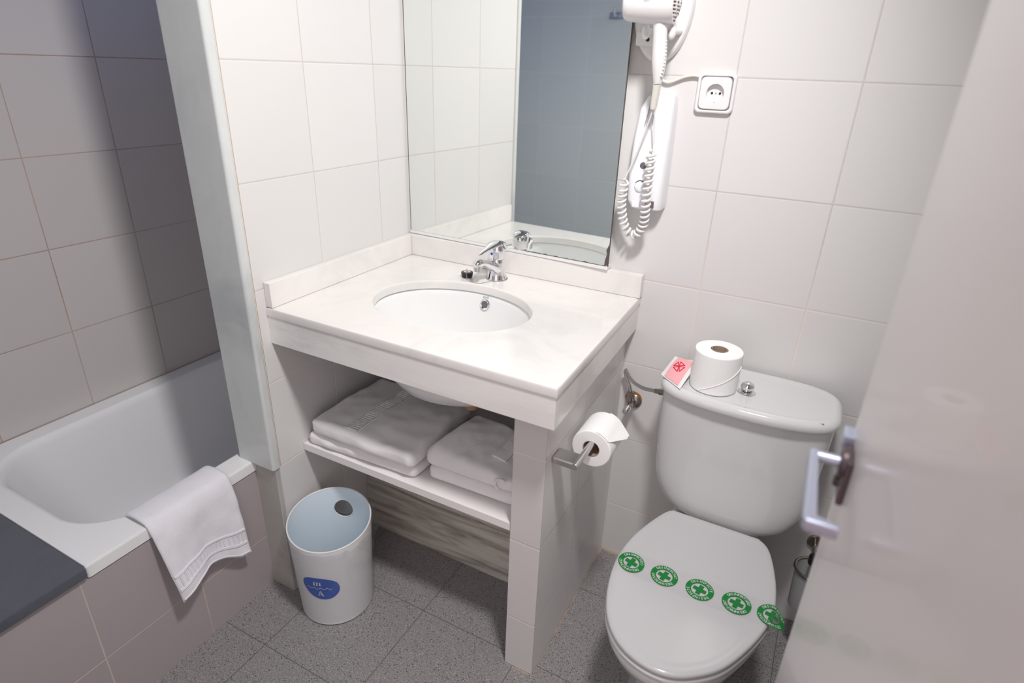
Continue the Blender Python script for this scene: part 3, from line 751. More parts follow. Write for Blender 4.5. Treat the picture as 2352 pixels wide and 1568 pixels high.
for i in range(n2):
    a0 = 2*PI*i/n2; a1 = 2*PI*(i+1)/n2; e = 2/7
    def sp_(a, s): c_, s_ = math.cos(a), math.sin(a); return (.832+.0325*s*math.copysign(abs(c_)**e, c_), -.01172, 1.3375+.0325*s*math.copysign(abs(s_)**e, s_))
    b.faces.new([b.verts.new(sp_(a0, .98)), b.verts.new(sp_(a1, .98)), b.verts.new(sp_(a1, 1.02)), b.verts.new(sp_(a0, 1.02))])
obj('gap_line', b, mat('pale gap', (.42, .41, .42), .6), t_, smooth=None)
b = bmesh.new()
for x in (.8235, .8405): add_lathe(b, (x, -.0021, 1.3375), (0, -1, 0), [(.0026, 0), (.0026, .0006)], 14)
obj('pin_hole', b, M['dark'], t_)
b = bmesh.new(); add_lathe(b, (.832, -.0021, 1.3375), (0, -1, 0), [(.0018, 0), (.0018, .0006)], 12); add_box(b, .8300, .8340, -.011, -.0019, 1.3545, 1.3562); add_box(b, .8300, .8340, -.011, -.0019, 1.3188, 1.3205); obj('earth_clip', b, M['alu'], t_)

# hook on the entrance wall (seen in the mirror)
t_ = thing('wall_hook', 'chrome hook plate on the bluish tiled wall seen in the mirror', 'hook', (0, YF, 1.6))
b = bmesh.new(); add_box(b, -.040, .024, YF + .0005, YF + .010, 1.584, 1.610, bev=.002); obj('hook_plate', b, M['steel'], t_)
for x in (-.005,):
    b = bmesh.new(); add_tube(b, cr([(x, YF+.008, 1.598), (x, YF+.030, 1.596), (x, YF+.038, 1.604), (x, YF+.040, 1.622)], 6), .004, 10); obj('hook_peg', b, M['plastic'], t_)

# ================================================================== TOWELS ON THE SHELF
def pillow(quad, z0, h, nz, seed, nu=44, nv=52, r=None, slope=(0, 0), wr=.010):
    """folded terry slab over a four-cornered footprint FL FR BR BL; returns bmesh and the top grid"""
    r = r or h*.5
    FL, FR, BR, BL = [Vector((q[0], q[1], 0)) for q in quad]
    Wd = ((FR-FL).length + (BR-BL).length)/2; Dp = ((BL-FL).length + (BR-FR).length)/2
    def axis_samples(n, L):
        out = []
        k = 7
        for i in range(k): out.append(r*(1-math.cos(PI/2*i/k)))
        m = n-2*k
        for i in range(m+1): out.append(r + (L-2*r)*i/m)
        for i in range(k-1, -1, -1): out.append(L - r*(1-math.cos(PI/2*i/k)))
        return out
    U = axis_samples(nu, Wd); V = axis_samples(nv, Dp)
    b = bmesh.new(); T = []; B = []
    for u in U:
        ta, tb = [], []
        for v in V:
            du = max(0, r-min(u, Wd-u)); dv = max(0, r-min(v, Dp-v)); dd = max(du, dv)
            e = math.sqrt(max(0, r*r-dd*dd)); uu, vv = u, v
            if du > 0 and dv > 0:   # round the plan corners
                k = dd/math.hypot(du, dv); du2, dv2 = du*k, dv*k
                uu = r-du2 if u < Wd/2 else Wd-r+du2; vv = r-dv2 if v < Dp/2 else Dp-r+dv2
            p = (FL.lerp(FR, uu/Wd)).lerp(BL.lerp(BR, uu/Wd), vv/Dp)
            nzv = nz*noise.noise(Vector((p.x*13+seed, p.y*11, seed*1.7))) + nz*.45*noise.noise(Vector((p.x*37, p.y*29+seed, 2.1)))
            tilt = slope[0]*(u/Wd-.5) + slope[1]*(v/Dp-.5)
            edge = min(1, e/r)
            wob = wr*noise.noise(Vector((p.x*18+seed, p.y*18, 7.7)))
            zt = z0 + r + (h-2*r) + e + (nzv+tilt)*edge; zbm = z0 + r - e
            sh = Vector((wob*(1-edge), wob*(1-edge), 0))
            mid = z0+h*.5
            if edge < .02: zt = zbm = z0 + r
            ta.append(b.verts.new((p.x+sh.x, p.y+sh.y, zt))); tb.append(b.verts.new((p.x+sh.x, p.y+sh.y, zbm)))
        T.append(ta); B.append(tb)
    n, m = len(U), len(V)
    for i in range(n-1):
        for j in range(m-1):
            b.faces.new([T[i][j], T[i+1][j], T[i+1][j+1], T[i][j+1]]); b.faces.new([B[i][j], B[i][j+1], B[i+1][j+1], B[i+1][j]])
    P = [[T[i][j].co.copy() for j in range(m)] for i in range(n)]
    bmesh.ops.remove_doubles(b, verts=b.verts[:], dist=1e-5)
    return b, P, U, V
def band_on(P, U, V, u0, u1, lift=.0016, v0=.04, v1=.96, n=60):
    """ribbed woven band across v between u fractions, following the top surface"""
    b = bmesh.new(); nu, nv = len(U), len(V)
    def at(fu, fv):
        u = fu*U[-1]; v = fv*V[-1]
        i = max(k for k in range(nu) if U[k] <= u+1e-9); i = min(i, nu-2); j = max(k for k in range(nv) if V[k] <= v+1e-9); j = min(j, nv-2)
        a = (u-U[i])/max(1e-9, U[i+1]-U[i]); c = (v-V[j])/max(1e-9, V[j+1]-V[j])
        return P[i][j].lerp(P[i+1][j], a).lerp(P[i][j+1].lerp(P[i+1][j+1], a), c)
    up = Vector((0, 0, lift))
    for fu in (u0-.012, u1+.012): add_tube(b, [at(fu, v0+(v1-v0)*k/50)+up*.8 for k in range(51)], .0022, 6)
    for k in range(n):
        fv = v0+(v1-v0)*(k+.5)/n
        add_tube(b, [at(u0+(u1-u0)*q/5, fv)+up*.9 for q in range(6)], .0026, 6)
    return b
# big towel, folded double (two layers of one towel each)
t_ = thing('folded_towel', 'large folded white towel on the shelf, bottom one of the left stack', 'towel', (.19, -.36, .444), 'folded towels on the shelf')
b, P, U, V = pillow([(.010, -.500), (.354, -.482), (.350, -.200), (.030, -.200)], .4442, .034, .003, 2.0); obj('cloth', b, M['terry'], t_, smooth=80)
t_ = thing('folded_towel', 'large folded white towel on the shelf, top one of the left stack under the basin', 'towel', (.2, -.36, .478), 'folded towels on the shelf')
b, P, U, V = pillow([(.020, -.498), (.358, -.498), (.352, -.215), (.036, -.215)], .4800, .046, .009, 5.0, r=.020); obj('cloth', b, M['terry'], t_, smooth=80)
b = band_on(P, U, V, .36, .46, v0=.05, v1=.95, n=34); obj('woven_band', b, M['terry'], t_, smooth=80, label='ribbed woven band')
t_ = thing('folded_towel', 'small folded white towel beside the pier, bottom one of the right stack', 'towel', (.5, -.38, .444), 'folded towels on the shelf')
b, P, U, V = pillow([(.366, -.462), (.622, -.454), (.622, -.270), (.385, -.270)], .4442, .040, .004, 11.0); obj('cloth', b, M['terry'], t_, smooth=80)
t_ = thing('folded_towel', 'small folded white towel beside the pier, top one of the right stack', 'towel', (.5, -.38, .484), 'folded towels on the shelf')
b, P, U, V = pillow([(.372, -.470), (.6235, -.464), (.6235, -.300), (.400, -.262)], .4870, .056, .009, 15.0, r=.023, slope=(-.010, .012)); obj('cloth', b, M['terry'], t_, smooth=80)
b = band_on(P, U, V, .62, .76, v0=.30, v1=.95, n=30); obj('woven_band', b, M['terry'], t_, smooth=80, label='ribbed woven band')
b = bmesh.new(); add_tube(b, [(.585+.019*math.cos(a), -.466-.003*math.sin(a), .508+.019*math.sin(a)) for a in [R(60+12*i) for i in range(15)]], .003, 8); obj('rolled_hem', b, M['terry'], t_)

# ================================================================== WASTE BIN
BX, BY, BR, BT = .1222, -.5544, .0946, .047
def binp(th, z, off=0.0): r = BR + BT*z + off; return (BX+r*math.cos(th), BY+r*math.sin(th), z)
def rimz(th, off=0.0):
    z = .28
    for _ in range(6): r = BR+BT*z+off; z = .2808 - .0728*r*math.cos(th) + .138*r*math.sin(th)
    return z
t_ = thing('waste_bin', 'white round waste bin with slanted rim and blue sticker', 'bin', (BX, BY, 0))
n = 128
b = bmesh.new(); RGs = []
hth, hz, hr = R(113), .230, .0290
fr = [0, .02, .08, .2, .35, .5, .62, .68, .72, .76, .80, .84, .88, .92, .96, 1.0]
grid = [[binp(2*PI*i/n, .004+(rimz(2*PI*i/n)-.004)*f) for i in range(n)] for f in fr]
gridi = [[binp(2*PI*i/n, .004+(rimz(2*PI*i/n)-.004)*f, -.003) for i in range(n)] for f in fr]
b2_ = bmesh.new()
# dense wall grid with a round hand hole left open
m_ = 90
def wallz(i, k): th = 2*PI*i/n; return th, .004 + (rimz(th)-.004)*k/m_
def inhole(th, z):
    r = BR+BT*z; return math.hypot((th-hth)*r, z-hz) < hr
def snap(th, z):
    r = BR+BT*z; dx, dz = (th-hth)*r, z-hz; d = math.hypot(dx, dz)
    if abs(d-hr) < .0022 and d > 1e-6: k = hr/d; return hth+dx*k/r, hz+dz*k
    return th, z
for off, mi, bmx in ((0, 0, b), (-.003, 1, b)):
    V = [[None]*(m_+1) for _ in range(n)]
    for i in range(n):
        for k in range(m_+1):
            th, z = wallz(i, k)
            if k < m_: th, z = snap(th, z)
            V[i][k] = bmx.verts.new(binp(th, z, off))
    for i in range(n):
        for k in range(m_):
            a0, z0_ = wallz(i, k); a1, z1_ = wallz((i+1) % n, k+1)
            if abs(a1-a0) > 1: a1 = a0+2*PI/n
            if inhole((a0+a1)/2, (z0_+z1_)/2): continue
            f = bmx.faces.new([V[i][k], V[(i+1) % n][k], V[(i+1) % n][k+1], V[i][k+1]]); f.material_index = mi
    if off == 0: Vo = V
    else: Vi = V
for i in range(n):
    j = (i+1) % n
    f = b.faces.new([Vo[i][m_], Vo[j][m_], Vi[j][m_], Vi[i][m_]]); f.material_index = 0
b.faces.new([Vo[i][0] for i in range(n)][::-1]); f = b.faces.new([Vi[i][0] for i in range(n)]); f.material_index = 1
obj('bin_body', b, [M['bin_out'], M['bin_in']], t_, smooth=50)
b = bmesh.new(); add_tube(b, [(BX+(BR+BT*rimz(a)-.0015)*math.cos(a), BY+(BR+BT*rimz(a)-.0015)*math.sin(a), rimz(a)) for a in [2*PI*i/96 for i in range(96)]], .0022, 8, closed=True); obj('rim', b, M['plastic'], t_, smooth=80)
b = bmesh.new(); add_tube(b, [binp(hth+hr*math.cos(a)/(BR+BT*hz), hz+hr*math.sin(a), -.0015) for a in [2*PI*i/40 for i in range(40)]], .0019, 6, closed=True); obj('hole_rim', b, M['bin_in'], t_, smooth=80)
# sticker (egg shape) wrapped on the side
def stk(u, v, off): th = R(-66)+u/(BR+BT*(.139+v)); return binp(th, .139+v, off)
eg = [(-.0500, .008), (-.0455, .025), (-.029, .0350), (-.005, .0375), (.020, .034), (.040, .022), (.0475, .004), (.044, -.016), (.028, -.032), (.008, -.0375), (-.014, -.034), (-.033, -.022), (-.046, -.004)]
egs = cr([(x, y, 0) for x, y in eg], 6, closed=True)
b = bmesh.new(); rg = []
for s in (0.02, .2, .4, .6, .8, 1.0): rg.append([stk(p.x*s, p.y*s, .0008) for p in egs])
loft(b, rg, True, False); st = obj('logo_sticker', b, M['blue'], t_, smooth=60, fixn=True, label='blue egg-shaped sticker with white letters')
def wrap(b):
    for v in b.verts: u, w_ = v.co.x, v.co.y; v.co = Vector(stk(u, w_, .0013))
    return b
b = bmesh.new()
def poly2(b, pts): b.faces.new([b.verts.new((x, y, 0)) for x, y in pts])
def mlet(b, ox, oy, k):
    for sx_ in (0, 5.2, 10.4):      # three thick stems, slab serifs, thin joining arches
        for q in ([(0, 0), (2.2, 0), (2.2, 7.2), (0, 7.2)], [(-.9, 0), (3.1, 0), (3.1, .7), (-.9, .7)]):
            poly2(b, [(ox+(sx_+x)*k, oy+y*k) for x, y in q])
    poly2(b, [(ox+(-1.0+x)*k, oy+(6.9+y)*k) for x, y in [(0, 0), (1.2, 0), (1.2, 1.0), (0, .5)]])
    for sx_ in (2.2, 7.4):
        for a in range(6):
            p0, p1 = a/6, (a+1)/6; f_ = lambda p: 6.2+1.6*math.sin(p*PI*.75+.2)
            poly2(b, [(ox+(sx_+3.4*p0)*k, oy+(f_(p0)-.55)*k), (ox+(sx_+3.4*p1)*k, oy+(f_(p1)-.55)*k), (ox+(sx_+3.4*p1)*k, oy+f_(p1)*k), (ox+(sx_+3.4*p0)*k, oy+f_(p0)*k)])
def alet(b, ox, oy, k):
    for q in ([(3.2, 10), (4.4, 10), (8.6, 0), (6.2, 0)], [(3.5, 10), (4.0, 9.6), (1.1, 0), (.3, 0)], [(1.8, 3.2), (6.0, 3.2), (5.8, 3.9), (2.0, 3.9)], [(-.7, 0), (2.1, 0), (2.1, .5), (-.7, .5)], [(5.3, 0), (9.6, 0), (9.6, .5), (5.3, .5)]):
        poly2(b, [(ox+x*k, oy+y*k) for x, y in q])
mlet(b, -.0175, .0115, .00150); alet(b, -.0085, -.0245, .00172)
wv = []
for i in range(41):
    x = -.037+.066*i/40; y = .0015+.0022*math.sin(i/40*PI*8); wv.append((x, y))
for i in range(40):
    (xa, ya), (xb, yb) = wv[i], wv[i+1]
    b.faces.new([b.verts.new((xa, ya-.0008, 0)), b.verts.new((xb, yb-.0008, 0)), b.verts.new((xb, yb+.0008, 0)), b.verts.new((xa, ya+.0008, 0))])
wrap(b); obj('logo_print', b, M['white_print'], st, smooth=None, fixn=False)
# clear bag around the bin
b = bmesh.new(); rg = []
for k in range(44):
    f = k/43; row = []
    for i in range(150):
        a = 2*PI*i/150; zt = rimz(a)-.006; z = .012+(zt-.012)*f
        off = .0025 + .0045*abs(noise.noise(Vector((math.cos(a)*3, math.sin(a)*3, z*22)))) + .0032*max(0, noise.noise(Vector((math.cos(a)*9+z*14, math.sin(a)*9, z*40)))) + .006*max(0, math.sin(a*5+z*20))*f*.5
        if R(-25) < (a if a < PI else a-2*PI) < R(60): off += .008*f + .004*f*math.sin(z*90+a*8)
        row.append(binp(a, z, off))
    rg.append(row)
loft(b, rg, False, False); obj('clear_bag', b, M['bag'], t_, smooth=30, label='clear crinkled plastic wrap')

# ================================================================== TOILET
t_ = thing('toilet', 'white close-coupled toilet with closed lid', 'toilet', (1.02, -.35, 0))
LO = [(.946, -.2165), (.925, -.219), (.908, -.243), (.884, -.303), (.866, -.365), (.858, -.44), (.868, -.523), (.892, -.594), (.930, -.640), (.978, -.662), (1.027, -.663), (1.070, -.642), (1.116, -.597), (1.156, -.518), (1.180, -.438), (1.181, -.372), (1.170, -.303), (1.152, -.243), (1.130, -.219), (1.108, -.2165)]
lo = cr([(x, y, 0) for x, y in LO], 6, closed=True)
LC = Vector((1.020, -.43, 0))
def lring(s, z, dx=0, dy=0, ins=0.0):
    out = []
    for p in lo:
        q = LC + (p-LC)*s
        if ins:
            v = (p-LC).normalized(); q = q - v*ins
        out.append((q.x+dx, q.y+dy, z))
    return out
b = bmesh.new()
loft(b, [lring(1, .3935, ins=.004), lring(1, .3945, ins=.001), lring(1, .397), lring(1, .4005), lring(1, .4035, ins=.0015), lring(1, .4052, ins=.005), lring(1, .4056, ins=.014), lring(1, .4050, ins=.022), lring(1, .4046, ins=.030), lring(.6, .4052), lring(.25, .4058), lring(.02, .406)])
obj('lid', b, M['plastic_lid'], t_, smooth=40)
b = bmesh.new()
loft(b, [lring(1, .374, ins=.006), lring(1, .375, ins=.002), lring(1, .379, ins=-.001), lring(1, .386, ins=-.001), lring(1, .3895, ins=.002), lring(1, .3905, ins=.006), lring(.7, .3905), lring(.02, .3905)])
obj('seat', b, M['plastic_lid'], t_, smooth=40)
b = bmesh.new()
def bring(s, z, sy=None, dy=0):
    sy = sy or s; return [(LC.x+(p.x-LC.x)*s, LC.y+dy+(p.y-LC.y)*sy, z) for p in lo]
loft(b, [bring(.62, 0, .66, .05), bring(.62, .012, .66, .05), bring(.56, .04, .62, .06), bring(.54, .12, .62, .06), bring(.60, .18, .68, .05), bring(.76, .25, .80, .03), bring(.90, .305, .91, .012), bring(.965, .345, .965, .003), bring(.98, .362), bring(.975, .370), bring(.95, .3735), bring(.5, .3735)])
obj('bowl', b, M['ceramic'], t_, smooth=60)
b = bmesh.new(); add_box(b, .915, 1.125, -.235, -.030, .05, .372, bev=.03, seg=4); obj('rear_foot', b, M['ceramic'], t_, smooth=60)
for x in (.965, 1.085):
    b = bmesh.new(); add_cyl(b, (x-.016, -.2225, .393), (x+.016, -.2225, .393), .008, n=16, bev=.002); obj('hinge', b, M['plastic_lid'], t_)
# tank
TXC = 1.0325
def tring(hw, yf, yb, z, p=5.0, n=72, dx=0, bow=.012):
    out = []; yc, hy = (yf+yb)/2, (yb-yf)/2
    for i in range(n):
        a = 2*PI*i/n; c, s = math.cos(a), math.sin(a)
        x = hw*math.copysign(abs(c)**(2/p), c); y = hy*math.copysign(abs(s)**(2/p), s)
        if s < 0: y -= bow*(1-(x/hw)**2)*abs(s)
        out.append((TXC+dx+x, yc+y, z))
    return out
b = bmesh.new(); prof = [(.376, .060, -.168), (.3765, .085, -.176), (.380, .107, -.183), (.389, .130, -.1865), (.404, .149, -.188), (.423, .1615, -.1885), (.448, .1715, -.189), (.48, .178, -.1895), (.53, .1815, -.189), (.60, .1845, -.190), (.66, .1865, -.190), (.694, .1875, -.190)]
loft(b, [tring(w_, yf, -.014, z, 5.0, bow=.014) for z, w_, yf in prof]); obj('tank', b, M['ceramic'], t_, smooth=60)
b = bmesh.new(); prof = [(.6945, .188, -.200), (.6950, .1915, -.203), (.700, .1945, -.206), (.708, .1945, -.206), (.714, .1925, -.204), (.7185, .187, -.199), (.7200, .181, -.193), (.7197, .177, -.189), (.7188, .173, -.185), (.7184, .166, -.178), (.7182, .10, -.12), (.7182, .002, -.112)]
RG = []
for z, w_, yf in prof:
    yb = -.009 if z < .716 and w_ > .18 else (-.012 if w_ > .18 else -.012-(.187-w_))
    if w_ < .12: yb = -.11+ (w_)*.6
    RG.append(tring(w_, yf, min(yb, -.009), z, 4.0, bow=.016))
loft(b, RG); lidt = obj('tank_lid', b, M['ceramic'], t_, smooth=60)
Mx = Matrix.Translation((1.181, -.190, .7186)) @ Matrix.Rotation(R(-4), 4, 'Z')
b = text_bm('Roca', .0115, .0002, Mx); obj('maker_mark', b, M['ink'], lidt, smooth=None, fixn=False)
fb = Vector((1.028, -.128, .717))
b = bmesh.new(); add_lathe(b, fb, (0, 0, 1), [(.0200, 0), (.0202, .002), (.0175, .0042), (.0125, .0035), (.0120, .001)], 36); add_lathe(b, fb, (0, 0, 1), [(.0085, 0), (.0085, .008), (.0125, .0095), (.0150, .0135), (.0150, .018), (.0130, .0225), (.0085, .0255), (.001, .0268)], 36); obj('flush_button', b, M['chrome'], t_, smooth=50)

# disinfection band across the lid
t_ = thing('sanitary_band', 'clear paper-thin band with green printed seals across the toilet lid', 'band', (1.02, -.435, .4062))
def bandp(x, dy, dz=0.0):
    y = -.4355 + dy - .006*math.cos((x-1.02)*9)
    z = .4066
    xe = 1.180
    if x > xe: s = x-xe; z -= s*.42 + s*s*6; x = xe + s*.9
    if x < .862: z -= (.862-x)*1.2; 
    return (x, y, z+dz)
b = bmesh.new(); rows_ = []
for i in range(61):
    x = .860 + (1.214-.860)*i/60; rows_.append([bandp(x, dy) for dy in (-.034, -.017, 0, .017, .034)])
for i in range(60):
    for j in range(4): b.faces.new([b.verts.new(p) for p in (rows_[i][j], rows_[i+1][j], rows_[i+1][j+1], rows_[i][j+1])])
bmesh.ops.remove_doubles(b, verts=b.verts[:], dist=1e-6); obj('clear_film', b, M['film'], t_, smooth=60)
seals = [(.8915, 'DESINFECTADO'), (.9645, 'DESINFECTAT'), (1.0385, 'DESINFECTE'), (1.1115, 'DESINFEKTIERT'), (1.1790, 'DESINFECTAT')]
for sxp, word in seals:
    rot = R(-12)
    def place(b, dz):
        for v in b.verts:
            x, y = v.co.x, v.co.y
            xr, yr = x*math.cos(rot)-y*math.sin(rot), x*math.sin(rot)+y*math.cos(rot)
            v.co = Vector(bandp(sxp+xr, yr, dz))
        return b
    ro, ri = .0285, .0172
    b = bmesh.new(); nn = 48
    rgs = [[(r*math.cos(2*PI*i/nn), r*math.sin(2*PI*i/nn), 0) for i in range(nn)] for r in (ro, (ro+ri)/2, ri)]
    loft(b, rgs, False, False)
    a, c = .0135, .0047
    for q in ((-c, c, -a, a), (-a, -c, -c, c), (c, a, -c, c)):
        b.faces.new([b.verts.new(p) for p in ((q[0], q[2], 0), (q[1], q[2], 0), (q[1], q[3], 0), (q[0], q[3], 0))])
    place(b, .0003); seal = obj('green_seal', b, M['green'], t_, smooth=None, label='green ring with cross reading ' + word)
    b = bmesh.new(); Ln = len(word); step = R(126)/max(1, Ln-1)
    for flip in (0, PI):
        for k, chh in enumerate(word):
            ang = PI/2 + R(63) - step*k + flip
            Mt = Matrix.Rotation(ang-PI/2, 4, 'Z') @ Matrix.Translation((0, .0203, 0))
            join(b, text_bm(chh, .0082, 0, Mt))
    place(b, .0006); obj('seal_lettering', b, M['white_print'], seal, smooth=None, fixn=False)

# ================================================================== TOILET ROLLS
def roll(bm_out, base, axis, r, ri, L):
    add_lathe(bm_out, base, axis, [(ri, .0005), (ri+.001, 0), (r-.003, 0), (r-.0008, .0012), (r, .004), (r, L-.004), (r-.0008, L-.0012), (r-.003, L), (ri+.001, L), (ri, L-.0005)], 64, False, False)
t_ = thing('spare_toilet_roll', 'full toilet roll standing upright on the toilet tank', 'toilet roll', (.953, -.135, .7192))
c = Vector((.9545, -.1390, .7192))
b = bmesh.new(); roll(b, c, (0, 0, 1), .0525, .019, .094)
obj('tissue', b, M['paper'], t_, smooth=50)
b = bmesh.new(); rg = []
for s, h in ((1, .0), (1, .0915), (.90, .0915), (.90, .0)):
    rg.append([(c.x+.0195*s*math.cos(a)*(1-.10*math.cos(2*a)), c.y+.0195*s*(.82+.1*math.sin(a))*math.sin(a), c.z+.002+h) for a in [2*PI*i/32 for i in range(32)]])
rg.append(rg[0]); loft(b, rg, False, False); obj('core', b, M['card'], t_, smooth=50, label='brown cardboard core')
b = bmesh.new(); row = []
# diagonal sheet edge wrapped round the roll
pts = []
for i in range(26):
    f = i/25; a = R(-120 + 115*f); z = .004 + .062*f; pts.append((c.x+.0533*math.cos(a), c.y+.0533*math.sin(a), c.z+z))
add_tube(b, pts, .0009, 5); obj('sheet_edge', b, M['paper'], t_)

t_ = thing('toilet_roll', 'toilet roll on the wall holder with a pointed loose sheet', 'toilet roll', (.756, -.33, .62))
rc = Vector((.7555, -.378, .6165)); RR_ = .0455; RL = .094
b = bmesh.new(); roll(b, rc, (0, 1, 0), RR_, .0195, RL); obj('tissue', b, M['paper'], t_, smooth=50)
b = bmesh.new(); add_lathe(b, rc + Vector((0, .002, 0)), (0, 1, 0), [(.0196, 0), (.0182, 0), (.0182, RL-.004), (.0196, RL-.004), (.0196, 0)], 40, False, False); obj('core', b, M['card'], t_, smooth=50, label='brown cardboard core')
b = bmesh.new(); rows_ = []
for i in range(15):
    f = i/14; a = R(75-55*min(1, f*1.0))
    if f < .45: g = f/.45; a = R(80-42*g); px = rc.x+(RR_+.0012)*math.cos(a); pz = rc.z+(RR_+.0012)*math.sin(a)
    else:
        g = (f-.45)/.55; a = R(38); px = rc.x+(RR_+.0012)*math.cos(a)+.030*g*math.sin(a+.25); pz = rc.z+(RR_+.0012)*math.sin(a)-.030*g*math.cos(a+.25)
    g2 = max(0, (f-.45)/.55)
    ya = rc.y + .001 + .062*g2; yb = rc.y + RL - .001 - .012*g2
    rows_.append([(px, ya+(yb-ya)*k/6, pz) for k in range(7)])
b, _, _ = sheet(rows_, .0014); obj('loose_sheet', b, M['paper'], t_, smooth=60)

t_ = thing('toilet_roll_holder', 'chrome toilet roll holder on the tiled pier', 'holder', (.703, -.44, .63))
b = bmesh.new(); add_box(b, .7035, .7605, -.474, -.432, .6190, .6365, bev=.004, seg=3)
obj('arm', b, M['steel'], t_)
b = bmesh.new(); add_cyl(b, (.7560, -.4765, .6300), (.7560, -.275, .6300), .0075, n=24, bev=.002); obj('bar', b, M['steel'], t_, smooth=50)

# soap sachet
t_ = thing('soap_sachet', 'pink and white wrapped sachet leaning against the spare roll', 'sachet', (.87, -.13, .72))
def sq_(u, v, off=0):   # u along stripe direction, v across
    A = Vector((.836, -.150, .7215)); B = Vector((.848, -.072, .7400)); C_ = Vector((.905, -.086, .7420)); D = Vector((.893, -.200, .7215))
    p = A.lerp(B, u).lerp(D.lerp(C_, u), v)
    n_ = (B-A).cross(D-A).normalized(); n_ = n_ if n_.z > 0 else -n_
    bul = .006*math.sin(PI*min(max(u, 0), 1))*math.sin(PI*min(max(v, 0), 1))
    return p + n_*(bul+off)
rows_ = [[sq_(i/14, j/14) for j in range(15)] for i in range(15)]
b, _, _ = sheet(rows_, .003)
for f in b.faces: pass
obj('wrapper', b, M['white_print'], t_, smooth=60)
b = bmesh.new(); g = [[b.verts.new(sq_(.03+.94*i/10, .17+.70*j/10, .0022)) for j in range(11)] for i in range(11)]
for i in range(10):
    for j in range(10): b.faces.new([g[i][j], g[i+1][j], g[i+1][j+1], g[i][j+1]])
obj('pink_print', b, M['pink'], t_, smooth=60)
b = bmesh.new()
for k in range(4):
    th = k*PI/2+.3
    tri = [(.02, 0), (.155, .11), (.155, -.11)]
    pts = []
    for (x, y) in tri + [tri[0]]:
        pts.append((.56+(x*math.cos(th)-y*math.sin(th))*1.1, .50+(x*math.sin(th)+y*math.cos(th))*1.2))
    L = []
    for (p, q) in zip(pts[:-1], pts[1:]):
        for s in range(5): L.append(sq_(p[0]+(q[0]-p[0])*s/5, p[1]+(q[1]-p[1])*s/5, .0030))
    add_tube(b, L, .0010, 5, closed=True)
obj('emblem', b, M['red'], t_)

# ================================================================== SUPPLY VALVE AND HOSE
t_ = thing('angle_valve', 'tarnished chrome angle valve on the wall beside the toilet tank', 'valve', (.742, 0, .545))
b = bmesh.new(); add_lathe(b, (.743, -.0005, .548), (0, -1, 0), [(.0225, 0), (.0225, .002), (.020, .006), (.012, .009), (.010, .010)], 36); obj('escutcheon', b, M['chrome_old'], t_, smooth=50)
b = bmesh.new(); add_cyl(b, (.742, -.008, .548), (.740, -.040, .546), .0095, n=20, bev=.001); add_cyl(b, (.740, -.024, .546), (.738, -.026, .578), .0080, n=20, bev=.001); add_cyl(b, (.738, -.026, .574), (.7375, -.026, .588), .0095, n=6); obj('valve_body', b, M['chrome_old'], t_, smooth=50)
b = bmesh.new(); add_cyl(b, (.7400, -.040, .546), (.7385, -.062, .540), .0098, .0085, n=20, bev=.002); add_cyl(b, (.7385, -.062, .540), (.7384, -.0635, .5396), .0035, n=12); obj('valve_knob', b, M['chrome'], t_, smooth=40)
b = bmesh.new(); random.seed(3); vs = []
for i in range(26):
    a = 2*PI*i/26; r = .0235+.004*max(0, math.sin(a-.2))*(1+.4*random.random()); vs.append(b.verts.new((.743+r*math.cos(a), -.0006, .549+r*math.sin(a))))
b.faces.new(vs); obj('rust_ring', b, M['rust'], t_, smooth=None, label='orange rust around the valve')
t_ = thing('supply_hose', 'braided steel hose looping from the valve to the toilet tank', 'hose', (.74, -.03, .6))
hp_ = cr([(.7375, -.026, .588), (.732, -.026, .605), (.722, -.024, .625), (.7165, -.024, .640), (.720, -.028, .647), (.731, -.040, .643), (.750, -.060, .637), (.780, -.085, .640), (.808, -.105, .650), (.826, -.115, .6565)], 8)
b = bmesh.new(); add_tube(b, hp_, .0052, 12); obj('braid', b, M['steel'], t_, smooth=70)
b = bmesh.new(); add_cyl(b, (.822, -.113, .655), (.832, -.118, .6585), .0066, n=16); add_cyl(b, (.832, -.118, .6585), (.8455, -.122, .663), .0085, n=6); obj('hose_nut', b, M['chrome_old'], t_, smooth=30)
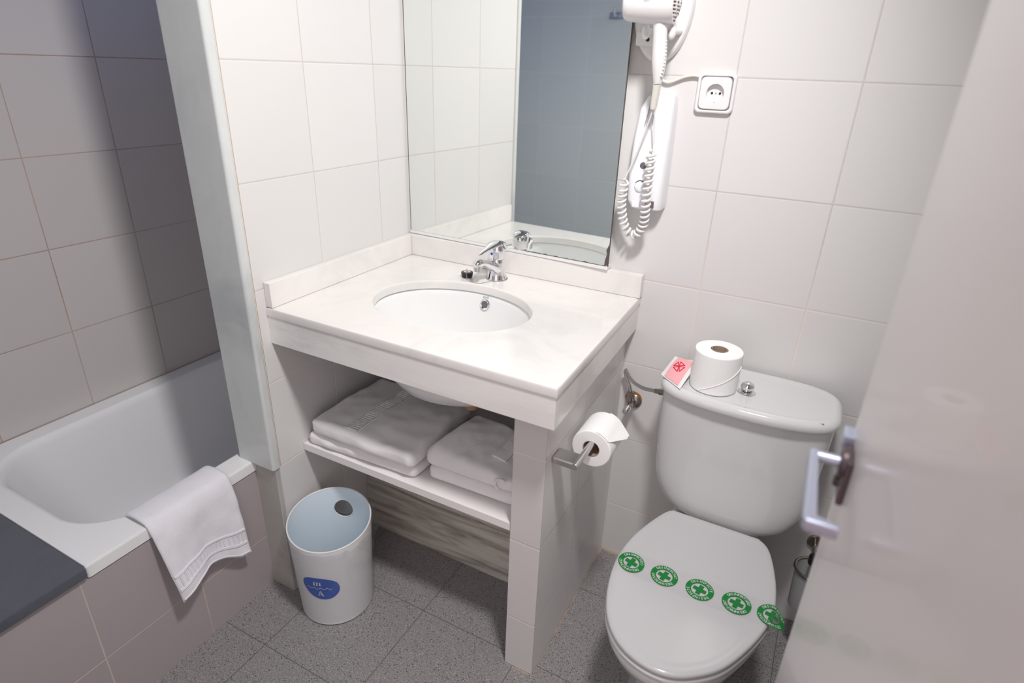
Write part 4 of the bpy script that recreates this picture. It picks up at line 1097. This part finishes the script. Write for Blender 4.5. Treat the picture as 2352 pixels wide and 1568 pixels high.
b = bmesh.new(); add_tube(b, [Vector((.7185, -.0255, .6455))+Vector((0, math.cos(a)*.0058, math.sin(a)*.0058)) for a in [2*PI*i/16 for i in range(16)]], .0011, 6, closed=True); obj('red_ring', b, M['red'], t_)

# ================================================================== TOILET BRUSH
t_ = thing('toilet_brush_holder', 'frosted glass toilet brush cup fixed to the wall behind the toilet', 'toilet brush', (1.262, -.115, .2))
b = bmesh.new(); q = (1.262, -.112, .165)
add_lathe(b, q, (0, 0, 1), [(.030, 0), (.034, .003), (.036, .04), (.040, .118), (.0375, .118), (.034, .04), (.028, .006), (.001, .006)], 40, True, True); obj('cup', b, M['glasscup'], t_, smooth=50)
b = bmesh.new(); add_tube(b, [(1.262+.0405*math.cos(a), -.112+.0405*math.sin(a), .284) for a in [2*PI*i/40 for i in range(40)]], .004, 8, closed=True); add_cyl(b, (1.262, -.073, .284), (1.262, -.0005, .284), .007, n=14); add_lathe(b, (1.262, -.0005, .284), (0, -1, 0), [(.02, 0), (.02, .006), (.016, .008)], 24); obj('bracket', b, M['chrome_old'], t_)
b = bmesh.new(); add_cyl(b, (1.262, -.112, .20), (1.262, -.112, .34), .006, n=12); add_lathe(b, (1.262, -.112, .300), (0, 0, 1), [(.012, 0), (.017, .004), (.017, .022), (.012, .026)], 20); obj('brush_handle', b, M['black'], t_)

# ================================================================== CEILING LAMP
t_ = thing('ceiling_lamp', 'round white ceiling lamp with a tilted head added to shape its light', 'lamp', (LAMP[0], LAMP[1], CEIL))
b = bmesh.new(); add_lathe(b, (LAMP[0], LAMP[1], CEIL-.0005), (0, 0, -1), [(.085, 0), (.085, .015), (.075, .020)], 40); obj('lamp_base', b, M['plastic'], t_)
lp = Vector(LAMP) - AIM*.088
b = bmesh.new(); add_lathe(b, lp, AIM, [(.095, 0), (.095, -.004), (.080, -.035), (.035, -.05)], 40); add_tube(b, [lp-AIM*.045, Vector((LAMP[0], LAMP[1], CEIL-.018))], .012, 12); obj('lamp_head', b, M['plastic'], t_, smooth=50)
sp_o.parent = t_; sp_o.location = Vector(LAMP) - t_.location
